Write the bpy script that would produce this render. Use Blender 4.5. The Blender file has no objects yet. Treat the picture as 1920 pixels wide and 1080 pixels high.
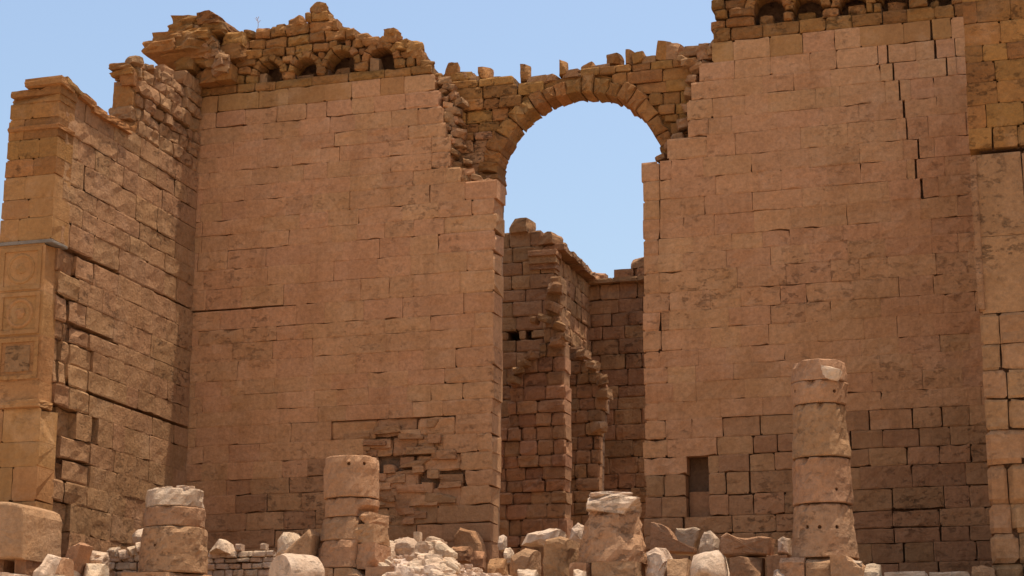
import bpy, math, random
from mathutils import Vector, noise, Matrix

# ------------------------------------------------------------------ camera, sky, sun, exposure
SC = bpy.context.scene
COL = SC.collection
CAM = Vector((16.1, -61.0, -5.4))
FPX = 3600.0
PITCH = math.radians(13.52)
YAW = math.radians(16.6)

cd = bpy.data.cameras.new('camera')
cam = bpy.data.objects.new('camera', cd)
COL.objects.link(cam)
cam.location = CAM
cam.rotation_euler = (math.pi / 2 + PITCH, 0, YAW)
cd.sensor_width = 36.0
cd.lens = FPX / 1920.0 * 36.0
cd.clip_start = 0.1
cd.clip_end = 6000
SC.camera = cam

SUN_DIR = Vector((0.18, 0.10, 1.0)).normalized()          # towards the sun: high, a little behind the wall and to the right
elev = math.asin(SUN_DIR.z)
azim = math.atan2(SUN_DIR.x, SUN_DIR.y)
world = bpy.data.worlds.new('World')
SC.world = world
world.use_nodes = True
wn = world.node_tree
wn.nodes.clear()
sky = wn.nodes.new('ShaderNodeTexSky')
sky.sky_type = 'NISHITA'
sky.sun_disc = False
sky.sun_elevation = elev
sky.sun_rotation = azim
sky.altitude = 900
sky.air_density = 1.45
sky.dust_density = 6.0
sky.ozone_density = 1.6
bg = wn.nodes.new('ShaderNodeBackground')
bg.inputs['Strength'].default_value = 0.15
wo = wn.nodes.new('ShaderNodeOutputWorld')
wn.links.new(sky.outputs[0], bg.inputs[0])
wn.links.new(bg.outputs[0], wo.inputs[0])

sd = bpy.data.lights.new('sun', 'SUN')
sd.energy = 3.9
sd.angle = math.radians(0.5)
sd.color = (1.0, 0.95, 0.87)
sun = bpy.data.objects.new('sun', sd)
COL.objects.link(sun)
sun.location = (30, 20, 60)
sun.rotation_euler = SUN_DIR.to_track_quat('Z', 'Y').to_euler()

SC.view_settings.view_transform = 'Standard'
SC.view_settings.look = 'None'
SC.view_settings.gamma = 1.0
SC.view_settings.use_curve_mapping = False
SC.view_settings.exposure = 0.32
SC.render.engine = 'CYCLES'
SC.cycles.max_bounces = 6
SC.cycles.diffuse_bounces = 4

# ------------------------------------------------------------------ measuring helpers (survey of the photograph onto real planes)
_fw = Vector((-math.sin(YAW) * math.cos(PITCH), math.cos(YAW) * math.cos(PITCH), math.sin(PITCH)))
_rt = Vector((math.cos(YAW), math.sin(YAW), 0))
_up = Vector((math.sin(YAW) * math.sin(PITCH), -math.cos(YAW) * math.sin(PITCH), math.cos(PITCH)))
def _ray(x, y):
    return _fw + _rt * ((x - 960) / FPX) + _up * ((540 - y) / FPX)
def at_y(x, y, Y):
    d = _ray(x, y); return CAM + d * ((Y - CAM.y) / d.y)
def at_x(x, y, X):
    d = _ray(x, y); return CAM + d * ((X - CAM.x) / d.x)
def pts_y(lst, Y):
    return [(p.x, p.z) for p in (at_y(a, b, Y) for a, b in lst)]
def pts_x(lst, X):
    return [(p.y, p.z) for p in (at_x(a, b, X) for a, b in lst)]

R = random.Random(7)
def n3(x, y, z, s=1.0):
    return noise.noise(Vector((x * s, y * s, z * s)))

# ------------------------------------------------------------------ materials
def lnk(nt, a, b): nt.links.new(a, b)

def sandstone(name, ca, cb, stain, stain_amt=0.35, fine=0.16, bump=0.03, pit=0.5, rnd=0.12, hue=0.0035,
              low=None, low_z=4.6, pit_band=None, streak=0.5, pale=None, pale_amt=0.0):
    m = bpy.data.materials.new(name); m.use_nodes = True
    nt = m.node_tree; N = nt.nodes
    bs = N['Principled BSDF']; bs.inputs['Roughness'].default_value = 0.95
    bs.inputs['Specular IOR Level'].default_value = 0.15
    geo = N.new('ShaderNodeNewGeometry')
    def noise_tex(scale, detail=5.0, rough=0.55, dist=0.0, vec=None):
        t = N.new('ShaderNodeTexNoise'); t.inputs['Scale'].default_value = scale
        t.inputs['Detail'].default_value = detail; t.inputs['Roughness'].default_value = rough
        t.inputs['Distortion'].default_value = dist
        lnk(nt, vec if vec is not None else geo.outputs['Position'], t.inputs['Vector'])
        return t.outputs['Fac']
    def mapr(v, a, b, c=0.0, d=1.0):
        t = N.new('ShaderNodeMapRange'); t.inputs['From Min'].default_value = a; t.inputs['From Max'].default_value = b
        t.inputs['To Min'].default_value = c; t.inputs['To Max'].default_value = d
        t.clamp = True; lnk(nt, v, t.inputs['Value']); return t.outputs['Result']
    def mth(op, a, b):
        t = N.new('ShaderNodeMath'); t.operation = op
        for i, v in enumerate((a, b)):
            if isinstance(v, (int, float)): t.inputs[i].default_value = v
            else: lnk(nt, v, t.inputs[i])
        return t.outputs[0]
    def mix(f, a, b, blend='MIX'):
        t = N.new('ShaderNodeMix'); t.data_type = 'RGBA'; t.blend_type = blend
        if isinstance(f, (int, float)): t.inputs['Factor'].default_value = f
        else: lnk(nt, f, t.inputs['Factor'])
        for k, v in (('A', a), ('B', b)):
            s = [i for i in t.inputs if i.name == k and i.type == 'RGBA'][0]
            if isinstance(v, tuple): s.default_value = (*v, 1)
            else: lnk(nt, v, s)
        return [o for o in t.outputs if o.type == 'RGBA'][0]
    oi = N.new('ShaderNodeObjectInfo')
    offs = N.new('ShaderNodeVectorMath'); offs.operation = 'MULTIPLY_ADD'
    offs.inputs[1].default_value = (37.0, 19.0, 53.0)
    comb = N.new('ShaderNodeCombineXYZ')
    for k in range(3): lnk(nt, oi.outputs['Random'], comb.inputs[k])
    lnk(nt, comb.outputs[0], offs.inputs[0]); lnk(nt, geo.outputs['Position'], offs.inputs[2])
    pmap = N.new('ShaderNodeMapping'); pmap.inputs['Scale'].default_value = (0.85, 0.85, 1.5)
    lnk(nt, offs.outputs[0], pmap.inputs['Vector'])
    big = mapr(noise_tex(0.45, 4, 0.6), 0.36, 0.66)
    col = mix(big, ca, cb)
    if low is not None:
        sep = N.new('ShaderNodeSeparateXYZ'); lnk(nt, geo.outputs['Position'], sep.inputs[0])
        edge = mth('ADD', sep.outputs['Z'], mth('MULTIPLY', mth('SUBTRACT', noise_tex(0.5, 5, 0.6), 0.5), 5.0))
        col = mix(mapr(edge, low_z + 0.25, low_z - 0.25, 0, 0.75), col, low)
    if pale is not None:
        col = mix(mapr(noise_tex(0.8, 7, 0.7, 0.25), 0.52, 0.66, 0, pale_amt), col, pale)
    mp = N.new('ShaderNodeMapping'); mp.inputs['Scale'].default_value = (1.0, 1.0, 0.16)
    lnk(nt, geo.outputs['Position'], mp.inputs['Vector'])
    st = mapr(noise_tex(1.1, 5, 0.62, 0.3, mp.outputs[0]), 0.52, 0.74, 0, stain_amt * streak * 2)
    col = mix(st, col, stain)
    blot = mapr(noise_tex(1.3, 8, 0.72, 0.2, offs.outputs[0]), 0.54, 0.72, 0, stain_amt)
    col = mix(blot, col, stain)
    # pitted skin
    pitn = noise_tex(3.0, 9, 0.75, 0.1, pmap.outputs[0])
    pitm = mapr(pitn, 0.55, 0.64)
    pz = mapr(noise_tex(0.28, 4, 0.6), 0.44, 0.62, 0.08, 1.0)
    pitm = mth('MULTIPLY', pitm, mth('MULTIPLY', pz, pit))
    col = mix(mth('MULTIPLY', pitm, 0.3), col, stain)
    fn = noise_tex(7.0, 8, 0.72)
    fv = mapr(fn, 0.3, 0.7, 1.0 - fine, 1.0 + fine)
    rv = mapr(oi.outputs['Random'], 0, 1, 1 - rnd, 1 + rnd)
    hs = N.new('ShaderNodeHueSaturation')
    lnk(nt, col, hs.inputs['Color']); lnk(nt, mth('MULTIPLY', fv, rv), hs.inputs['Value'])
    r2 = mth('FRACT', mth('MULTIPLY', oi.outputs['Random'], 17.3), 0.0)
    lnk(nt, mapr(r2, 0, 1, 0.5 - hue, 0.5 + hue), hs.inputs['Hue'])
    lnk(nt, hs.outputs[0], bs.inputs['Base Color'])
    # fine relief
    h = mth('ADD', mth('MULTIPLY', noise_tex(2.2, 9, 0.68, 0.1), 1.7), mth('MULTIPLY', noise_tex(11, 6, 0.7), 0.5))
    h = mth('SUBTRACT', h, mth('MULTIPLY', pitm, 0.9))
    bp = N.new('ShaderNodeBump'); bp.inputs['Strength'].default_value = 1.0; bp.inputs['Distance'].default_value = bump
    lnk(nt, h, bp.inputs['Height']); lnk(nt, bp.outputs[0], bs.inputs['Normal'])
    return m

M = {}
M['plaster'] = sandstone('weathered tan sandstone', (0.50, 0.248, 0.112), (0.43, 0.205, 0.086), (0.26, 0.118, 0.047),
                         stain_amt=0.2, bump=0.04, pit=0.7, rnd=0.06, pale=(0.53, 0.285, 0.145), pale_amt=0.45, fine=0.24, streak=0.9)
M['bare'] = sandstone('bare grey brown sandstone', (0.405, 0.200, 0.089), (0.34, 0.162, 0.069), (0.18, 0.084, 0.036),
                      stain_amt=0.25, bump=0.05, pit=0.8, rnd=0.14, fine=0.22, pale=(0.42, 0.225, 0.11), pale_amt=0.4)
M['golden'] = sandstone('ochre patinated sandstone', (0.335, 0.150, 0.042), (0.265, 0.115, 0.034), (0.13, 0.054, 0.016),
                        stain_amt=0.4, bump=0.07, pit=0.9, rnd=0.2, hue=0.006, streak=0.3, fine=0.24, pale=(0.36, 0.185, 0.08), pale_amt=0.5)
M['ragged'] = sandstone('rough eroded sandstone', (0.355, 0.182, 0.080), (0.295, 0.146, 0.060), (0.175, 0.082, 0.034),
                        stain_amt=0.2, bump=0.06, pit=0.9, rnd=0.09, pale=(0.44, 0.25, 0.13), pale_amt=0.4, fine=0.24)
M['anta'] = sandstone('ochre dressed sandstone', (0.39, 0.190, 0.068), (0.32, 0.146, 0.048), (0.18, 0.078, 0.025),
                      stain_amt=0.35, bump=0.035, pit=0.6, rnd=0.10, streak=0.7, pale=(0.46, 0.255, 0.12), pale_amt=0.5)
M['brown'] = sandstone('brown inner sandstone', (0.39, 0.19, 0.082), (0.31, 0.148, 0.062), (0.17, 0.076, 0.032),
                       stain_amt=0.35, bump=0.08, pit=0.9, rnd=0.16, hue=0.005, fine=0.22)
M['red'] = sandstone('reddish brown inner sandstone', (0.44, 0.215, 0.10), (0.36, 0.168, 0.075), (0.20, 0.09, 0.04),
                     stain_amt=0.35, bump=0.07, pit=0.8, rnd=0.14, hue=0.006, fine=0.22)
M['drum'] = sandstone('column sandstone', (0.41, 0.222, 0.112), (0.36, 0.182, 0.082), (0.20, 0.10, 0.05),
                      stain_amt=0.16, bump=0.07, pit=0.5, rnd=0.07, hue=0.004, pale=(0.43, 0.205, 0.085), pale_amt=0.45, fine=0.22)
M['rock'] = sandstone('pale fallen sandstone', (0.60, 0.415, 0.265), (0.53, 0.345, 0.205), (0.34, 0.21, 0.12),
                      stain_amt=0.22, bump=0.07, pit=0.6, rnd=0.13, hue=0.005, pale=(0.63, 0.475, 0.335), pale_amt=0.6, fine=0.2)
M['core'] = sandstone('rubble core', (0.28, 0.15, 0.08), (0.22, 0.115, 0.06), (0.13, 0.065, 0.035), bump=0.12, pit=0.8, rnd=0.0)
def darkened_earth(m):  # brown porch soil, made darker so less light bounces onto the lower walls
    nt = m.node_tree; N = nt.nodes; bs = N['Principled BSDF']
    src = bs.inputs['Base Color'].links[0].from_socket
    geo = N.new('ShaderNodeNewGeometry'); sep = N.new('ShaderNodeSeparateXYZ'); lnk(nt, geo.outputs['Position'], sep.inputs[0])
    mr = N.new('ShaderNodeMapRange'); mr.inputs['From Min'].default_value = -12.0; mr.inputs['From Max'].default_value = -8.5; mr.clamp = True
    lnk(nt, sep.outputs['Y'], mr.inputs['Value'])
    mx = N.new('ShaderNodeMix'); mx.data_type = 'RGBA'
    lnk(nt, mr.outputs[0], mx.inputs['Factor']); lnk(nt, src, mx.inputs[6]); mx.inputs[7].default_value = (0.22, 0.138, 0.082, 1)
    lnk(nt, mx.outputs[2], bs.inputs['Base Color']); return m
M['sand'] = sandstone('pale sandy ground', (0.56, 0.42, 0.30), (0.50, 0.36, 0.25), (0.38, 0.26, 0.17),
                      stain_amt=0.3, bump=0.05, pit=0.4, rnd=0.0, streak=0.0)
M['beam'] = sandstone('grey timber course', (0.24, 0.19, 0.14), (0.18, 0.14, 0.10), (0.10, 0.075, 0.055), bump=0.03, pit=0.5, rnd=0.05)
M['straw'] = sandstone('dry straw', (0.42, 0.28, 0.18), (0.36, 0.22, 0.14), (0.25, 0.15, 0.09), bump=0.0, pit=0.0, rnd=0.0)

# ------------------------------------------------------------------ object helpers
def thing(name, label, cat, loc=(0, 0, 0), group=None, kind=None):
    o = bpy.data.objects.new(name, None); COL.objects.link(o)
    o.location = loc; o.empty_display_size = 0.3
    o['label'] = label; o['category'] = cat
    if group: o['group'] = group
    o['kind'] = kind or 'thing'
    return o

def mesh_obj(name, verts, faces, mat, parent=None, smooth=False, origin=None):
    """verts in world space; the object's origin goes to the centre of its base (or 'origin')."""
    n = len(verts)
    if origin is None:
        xs = [v[0] for v in verts]; ys = [v[1] for v in verts]; zs = [v[2] for v in verts]
        origin = ((min(xs) + max(xs)) / 2, (min(ys) + max(ys)) / 2, min(zs))
    o0 = Vector(origin)
    me = bpy.data.meshes.new(name)
    me.from_pydata([(v[0] - o0.x, v[1] - o0.y, v[2] - o0.z) for v in verts], [], faces)
    me.materials.append(M[mat] if isinstance(mat, str) else mat)
    if smooth:
        me.polygons.foreach_set('use_smooth', [True] * len(me.polygons))
    me.update()
    ob = bpy.data.objects.new(name, me); COL.objects.link(ob)
    if parent is not None:
        ob.parent = parent
        base = Vector((0, 0, 0)); p = parent
        while p is not None:
            base += Vector(p.location); p = p.parent
        ob.location = o0 - base
    else:
        ob.location = o0
    return ob

def tag(o, label, cat, group=None, kind=None):
    o['label'] = label; o['category'] = cat
    if group: o['group'] = group
    o['kind'] = kind or 'thing'
    return o

class Frame:
    """A wall face: u runs along it, v is height, d is depth into the wall."""
    def __init__(s, O, U, Nn):
        s.O = Vector(O); s.U = Vector(U); s.N = Vector(Nn)
        s.flip = s.U.cross(Vector((0, 0, 1))).dot(s.N) < 0
    def P(s, u, v, d):
        return s.O + s.U * u + Vector((0, 0, v)) - s.N * d

def stone_mesh(fr, u0, u1, v0, v1, thick, rough, gaps, rnd, proud, seed, chip=0.15, freq=2.2, dash=0.0):
    """A dressed block: chamfered, uneven front, worn corners."""
    rr = random.Random(seed)
    gl, gr, gb, gt = gaps
    w = u1 - u0; h = v1 - v0
    nu = max(2, min(4, int(w / 0.42) + 1)); nv = 2 if h < 0.75 else 3
    eu = min(0.05 + rnd, w * 0.2); ev = min(0.05 + rnd, h * 0.2)
    us = [u0] + [u0 + eu + (w - 2 * eu) * i / nu for i in range(nu + 1)] + [u1]
    vs = [v0] + [v0 + ev + (h - 2 * ev) * i / nv for i in range(nv + 1)] + [v1]
    NU, NV = len(us), len(vs)
    cchip = {}
    for ci in ((0, 0), (0, 1), (1, 0), (1, 1)):
        cchip[ci] = rr.uniform(0.5, 1.6) * chip * min(w, h) if rr.random() < 0.35 else 0.0
    tu = rr.uniform(-1, 1) * proud * 0.6; tv = rr.uniform(-1, 1) * proud * 0.6
    verts = []
    for j, v in enumerate(vs):
        for i, u in enumerate(us):
            uu, vv = u, v
            d = -proud + tu * ((u - u0) / w - 0.5) + tv * ((v - v0) / h - 0.5)
            q = fr.P(u, v, 0)
            d += rough * (n3(q.x + 3.1, q.y, q.z, freq) + 0.5 * n3(q.x, q.y + 7, q.z, freq * 2.6))
            eb = 0
            if i == 0: uu += gl * ((0.15 + 2.4 * abs(n3(q.x, q.y, q.z + seed % 31, 1.7))) if gl < 0.026 else (0.7 + 0.7 * abs(n3(q.x, q.y, q.z, 2.5)))); eb += 1
            if i == NU - 1: uu -= gr * ((0.15 + 2.4 * abs(n3(q.x, q.y, q.z + seed % 31, 1.7))) if gr < 0.026 else (0.7 + 0.7 * abs(n3(q.x, q.y, q.z, 2.5)))); eb += 1
            if j == 0: vv += gb * (0.15 + 2.4 * abs(n3(q.x, q.y, q.z + seed % 37, 1.7))); eb += 1
            if j == NV - 1: vv -= gt * (0.15 + 2.4 * abs(n3(q.x, q.y, q.z + seed % 37, 1.7))); eb += 1
            if eb:
                d += rnd * (0.7 + 0.6 * rr.random()) * (1.0 if eb == 1 else 1.7)
            if dash and eb == 1 and rr.random() < dash:
                if j == 0: vv += rr.uniform(0.02, 0.055)
                elif j == NV - 1: vv -= rr.uniform(0.02, 0.055)
                elif rr.random() < 0.4: uu += rr.uniform(0.02, 0.045) * (1 if i == 0 else -1)
            if eb == 2:
                c = cchip[(0 if i == 0 else 1, 0 if j == 0 else 1)]
                if c:
                    uu += c * (1 if i == 0 else -1) * 0.6; vv += c * (1 if j == 0 else -1) * 0.6; d += c * 0.5
            verts.append(fr.P(uu, vv, min(d, thick * 0.6)))
    faces = []
    idx = lambda i, j: j * NU + i
    for j in range(NV - 1):
        for i in range(NU - 1):
            f = (idx(i, j), idx(i + 1, j), idx(i + 1, j + 1), idx(i, j + 1))
            faces.append(f)
    k = len(verts)
    verts += [fr.P(u0 + gl, v0 + gb, thick), fr.P(u1 - gr, v0 + gb, thick), fr.P(u1 - gr, v1 - gt, thick), fr.P(u0 + gl, v1 - gt, thick)]
    faces.append([idx(i, 0) for i in range(NU - 1, -1, -1)] + [k, k + 1])
    faces.append([idx(NU - 1, j) for j in range(NV - 1, -1, -1)] + [k + 1, k + 2])
    faces.append([idx(i, NV - 1) for i in range(NU)] + [k + 2, k + 3])
    faces.append([idx(0, j) for j in range(NV)] + [k + 3, k])
    faces.append((k + 3, k + 2, k + 1, k))
    if fr.flip:
        faces = [tuple(reversed(f)) for f in faces]
    return verts, faces

def spans(poly, v):
    xs = []
    n = len(poly)
    for i in range(n):
        (a, b), (c, d) = poly[i], poly[(i + 1) % n]
        if (b <= v < d) or (d <= v < b):
            xs.append(a + (v - b) / (d - b) * (c - a))
    xs.sort()
    return [(xs[i], xs[i + 1]) for i in range(0, len(xs) - 1, 2)]

def cut(ivs, a, b):
    out = []
    for p, q in ivs:
        if b <= p or a >= q: out.append((p, q)); continue
        if a - p > 0.12: out.append((p, a))
        if q - b > 0.12: out.append((b, q))
    return out

class Arch:
    """A round-headed opening; ring is the band of wedge stones round its head."""
    def __init__(s, cx, z0, zs, r, ring=0.0, top=None): s.cx, s.z0, s.zs, s.r, s.ring, s.top = cx, z0, zs, r, ring, top
    def half(s, v0, v1):
        v = (v0 + v1) / 2
        if v < s.z0: return 0
        if v < s.zs: return s.r
        rr = s.r + s.ring
        if v >= s.zs + rr: return 0
        return math.sqrt(rr * rr - (v - s.zs) ** 2)
class Rect:
    def __init__(s, a, b, c, d): s.a, s.b, s.c, s.d = a, b, c, d

def lerp_path(path, v):
    for (a, b), (c, d) in zip(path, path[1:]):
        lo, hi = min(b, d), max(b, d)
        if lo <= v <= hi and hi > lo:
            return a + (v - b) / (d - b) * (c - a)
    return None

SEED = [100]
def masonry(parent, fr, poly, courses, widths, style, name='stone', holes=(), slots=(), cracks=(), core=(0.3, 2.0),
            core_mat='core', core_inset=(0.12, 0.12), end_thick=(None, None), rng=None, deep=None, core_name='wall_core'):
    rng = rng or R
    cv, cf = [], []
    def addbox(u0, u1, v0, v1, d0, d1):
        k = len(cv)
        for d in (d0, d1):
            for (u, v) in ((u0, v0), (u1, v0), (u1, v1), (u0, v1)): cv.append(fr.P(u, v, d))
        fs = [(0, 1, 2, 3), (7, 6, 5, 4), (0, 4, 5, 1), (1, 5, 6, 2), (2, 6, 7, 3), (3, 7, 4, 0)]
        for f in fs:
            cf.append(tuple(k + i for i in (reversed(f) if fr.flip else f)))
    count = 0
    rects = []
    ncs = len(courses) - 1
    for ci in range(ncs):
        v0, v1 = courses[ci], courses[ci + 1]
        vm = (v0 + v1) / 2
        ivs = spans(poly, vm)
        full = list(ivs)
        for h in holes:
            if isinstance(h, Arch):
                w = h.half(v0, v1)
                if w > 0: ivs = cut(ivs, h.cx - w, h.cx + w)
            elif min(v1, h.d) - max(v0, h.c) > 0.4 * (v1 - v0):
                ivs = cut(ivs, h.a, h.b)
        for (a, b) in ivs:
            L = b - a
            if L < 0.14: continue
            js = [a]
            u = a + rng.uniform(*widths) * rng.uniform(0.45, 1.0)
            while u < b - widths[0] * 0.6:
                js.append(u); u += rng.uniform(*widths)
            js.append(b)
            wide = set()
            for path, gw in cracks:
                cu = lerp_path(path, vm)
                if cu is None or not (a + 0.2 < cu < b - 0.2): continue
                js = [q for q in js if abs(q - cu) > 0.22 or q in (a, b)]
                js.append(cu); js.sort(); wide.add((cu, gw))
            for i in range(len(js) - 1):
                p, q = js[i], js[i + 1]
                if q - p < 0.08: continue
                s = dict(style((p + q) / 2, vm, rng))
                g = s['gap']
                gl, gr, gb, gt = [g() for _ in range(4)]
                for cu, gw in wide:
                    if abs(p - cu) < 1e-6:
                        gl = gw * rng.uniform(0.5, 1.2)
                        if rng.random() < 0.5: gb = gw * 0.5
                    if abs(q - cu) < 1e-6: gr = gw * rng.uniform(0.4, 0.9)
                th = s.get('thick', 0.5)
                first = abs(p - full[0][0]) < 1e-6; last = abs(q - full[-1][1]) < 1e-6
                if (first and end_thick[0]) or (last and end_thick[1]): s['chip'] = max(s.get('chip', 0), 0.2); s['round'] = max(s['round'], 0.02)
                if first and end_thick[0]: p += rng.uniform(-0.02, 0.07)
                if last and end_thick[1]: q -= rng.uniform(-0.02, 0.07)
                if first and end_thick[0]: th = end_thick[0] * rng.uniform(0.92, 1.05)
                if last and end_thick[1]: th = end_thick[1] * rng.uniform(0.92, 1.05)
                a0, a1, b0, b1 = p, q, v0, v1
                for sl in slots:
                    if sl.a - 0.3 < (p + q) / 2 < sl.b + 0.3 and b1 > sl.c and b0 < sl.d:
                        if abs(b0 - sl.d) < abs(b1 - sl.c): b0 = sl.d
                        else: b1 = sl.c
                if b1 - b0 < 0.08: continue
                if s.get('skip', 0) and rng.random() < s['skip']: continue
                SEED[0] += 1
                vts, fcs = stone_mesh(fr, a0, a1, b0, b1, th, s['rough'], (gl, gr, gb, gt), s['round'], s['proud'](), SEED[0],
                                      chip=s.get('chip', 0.12), freq=s.get('freq', 2.2), dash=s.get('dash', 0.0))
                mesh_obj(s.get('name', name), vts, fcs, s['mat'], parent)
                count += 1
            ins0 = core_inset[0]; ins1 = core_inset[1]
            if L > ins0 + ins1 + 0.1:
                addbox(a + (ins0 if abs(a - full[0][0]) < 1e-6 else 0.03), b - (ins1 if abs(b - full[-1][1]) < 1e-6 else 0.03), v0, v1, core[0], core[1])
        if deep:
            for (a, b) in full:
                if b - a > 0.8: addbox(a + core_inset[0] + 0.05, b - core_inset[1] - 0.05, v0, v1, deep[0], deep[1])
    if cv:
        mesh_obj(core_name, cv, cf, core_mat, parent)
    return count

def mk_courses(z0, z1, hmin, hmax, rng, fixed=()):
    out = [z0]
    fx = sorted([f for f in fixed if z0 < f < z1]) + [z1]
    for f in fx:
        base = out[-1]
        n = max(1, round((f - base) / ((hmin + hmax) / 2)))
        hs = [rng.uniform(hmin, hmax) for _ in range(n)]
        k = (f - base) / sum(hs)
        z = base
        for h in hs[:-1]:
            z += h * k; out.append(z)
        out.append(f)
    return out

def prism(name, fr, pts, d0, d1, mat, parent, rough=0.02, cham=0.03, seed=None):
    """A wedge or odd-shaped stone: outline pts (u,v), front at depth d0, chamfered, roughened."""
    SEED[0] += 1
    rr = random.Random(seed if seed is not None else SEED[0])
    n = len(pts)
    cx = sum(p[0] for p in pts) / n; cy = sum(p[1] for p in pts) / n
    # subdivide the outline once
    ring = []
    for i in range(n):
        a, b = pts[i], pts[(i + 1) % n]
        ring.append(a); ring.append(((a[0] + b[0]) / 2, (a[1] + b[1]) / 2))
    m = len(ring)
    verts, faces = [], []
    jit = [(rr.uniform(-1, 1) * rough * 0.6, rr.uniform(-1, 1) * rough * 0.6) for _ in ring]
    def shrink(p, k):
        l = math.hypot(cx - p[0], cy - p[1]) or 1
        k = min(k, l * 0.4)
        return (p[0] + (cx - p[0]) / l * k, p[1] + (cy - p[1]) / l * k)
    for (p, jt) in zip(ring, jit):
        q = shrink(p, cham); verts.append(fr.P(q[0] + jt[0], q[1] + jt[1], d0 + rr.uniform(-1, 1) * rough))
    for (p, jt) in zip(ring, jit):
        verts.append(fr.P(p[0] + jt[0], p[1] + jt[1], d0 + cham * rr.uniform(0.8, 1.8)))
    for (p, jt) in zip(ring, jit):
        verts.append(fr.P(p[0] + jt[0] + rr.uniform(-1, 1) * rough * .5, p[1] + jt[1] + rr.uniform(-1, 1) * rough * .5, d1))
    c0 = len(verts); verts.append(fr.P(cx, cy, d0 - rough * rr.uniform(0, 0.8)))
    c1 = len(verts); verts.append(fr.P(cx, cy, d1))
    area = sum(ring[i][0] * ring[(i + 1) % m][1] - ring[(i + 1) % m][0] * ring[i][1] for i in range(m))
    for i in range(m):
        j = (i + 1) % m
        faces.append((c0, i, j))
        faces.append((i, m + i, m + j, j))
        faces.append((m + i, 2 * m + i, 2 * m + j, m + j))
        faces.append((c1, 2 * m + j, 2 * m + i))
    if (area < 0) != fr.flip:
        faces = [tuple(reversed(f)) for f in faces]
    return mesh_obj(name, verts, faces, mat, parent)

def rock_mesh(c, size, rotz, seed, roundness=0.4, rough=0.08, cuts=3, tilt=0.0, n=5, tiltx=0.0, facet=0.0):
    """A broken lump: between box and ball, cut by a few planes, uneven."""
    rr = random.Random(seed)
    rot = Matrix.Rotation(rotz, 3, 'Z') @ Matrix.Rotation(tilt, 3, 'Y') @ Matrix.Rotation(tiltx, 3, 'X')
    planes = []
    for _ in range(cuts):
        nn = Vector((rr.uniform(-1, 1), rr.uniform(-1, 1), rr.uniform(-0.5, 1))).normalized()
        planes.append((nn, rr.uniform(0.62, 0.9)))
    if facet > 0:
        nn = Vector((rr.uniform(-0.3, 0.5), -rr.uniform(0.45, 0.8), 0.8)).normalized()
        planes.append((nn, 1.0 - facet))
    key, verts, faces = {}, [], []
    off = Vector((rr.uniform(0, 50), rr.uniform(0, 50), rr.uniform(0, 50)))
    def vid(a, b, c3):
        k = (a, b, c3)
        if k in key: return key[k]
        p = Vector((a / n * 2 - 1, b / n * 2 - 1, c3 / n * 2 - 1))
        s = p.normalized()
        q = p.lerp(s * 1.12, roundness)
        for nn, dd in planes:
            e = q.dot(nn) - dd * (1.0 + 0.35 * (1 - roundness))
            if e > 0: q -= nn * e
        ff = q * 1.3 + off
        q += q.normalized() * (rough * (noise.noise(ff * 1.2) * 1.2 + 0.7 * noise.noise(ff * 3.1)))
        w = rot @ Vector((q.x * size[0] / 2, q.y * size[1] / 2, q.z * size[2] / 2))
        key[k] = len(verts); verts.append(Vector(c) + w); return key[k]
    for i in range(n):
        for j in range(n):
            faces.append((vid(i, j, 0), vid(i, j + 1, 0), vid(i + 1, j + 1, 0), vid(i + 1, j, 0)))
            faces.append((vid(i, j, n), vid(i + 1, j, n), vid(i + 1, j + 1, n), vid(i, j + 1, n)))
            faces.append((vid(i, 0, j), vid(i + 1, 0, j), vid(i + 1, 0, j + 1), vid(i, 0, j + 1)))
            faces.append((vid(i, n, j), vid(i, n, j + 1), vid(i + 1, n, j + 1), vid(i + 1, n, j)))
            faces.append((vid(0, i, j), vid(0, i, j + 1), vid(0, i + 1, j + 1), vid(0, i + 1, j)))
            faces.append((vid(n, i, j), vid(n, i + 1, j), vid(n, i + 1, j + 1), vid(n, i, j + 1)))
    return verts, faces

def block(name, parent, c, size, mat, rotz=0.0, roundness=0.08, rough=0.05, cuts=2, n=4, tilt=0.0, tiltx=0.0, smooth=False):
    SEED[0] += 1
    v, f = rock_mesh(c, size, rotz, SEED[0], roundness, rough, cuts, tilt, n, tiltx)
    return mesh_obj(name, v, f, mat, parent, smooth)

def punch(ob, holes, r=0.06, depth=0.14):
    """Real dowel holes: (world point on the face, inward direction)."""
    import bmesh
    for (p, d) in holes:
        d = Vector(d).normalized()
        me = bpy.data.meshes.new('tmp_cut'); bm = bmesh.new()
        bmesh.ops.create_cone(bm, cap_ends=True, segments=8, radius1=r, radius2=r, depth=depth * 2)
        bm.to_mesh(me); bm.free()
        co = bpy.data.objects.new('tmp_cut', me); COL.objects.link(co)
        co.location = p; co.rotation_euler = d.to_track_quat('Z', 'Y').to_euler()
        md = ob.modifiers.new('hole', 'BOOLEAN'); md.operation = 'DIFFERENCE'; md.object = co; md.solver = 'EXACT'
    bpy.context.view_layer.update()
    dg = bpy.context.evaluated_depsgraph_get()
    nm = bpy.data.meshes.new_from_object(ob.evaluated_get(dg))
    cutters = [md.object for md in ob.modifiers]
    ob.modifiers.clear(); ob.data = nm
    for c in cutters:
        bpy.data.objects.remove(c)

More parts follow.
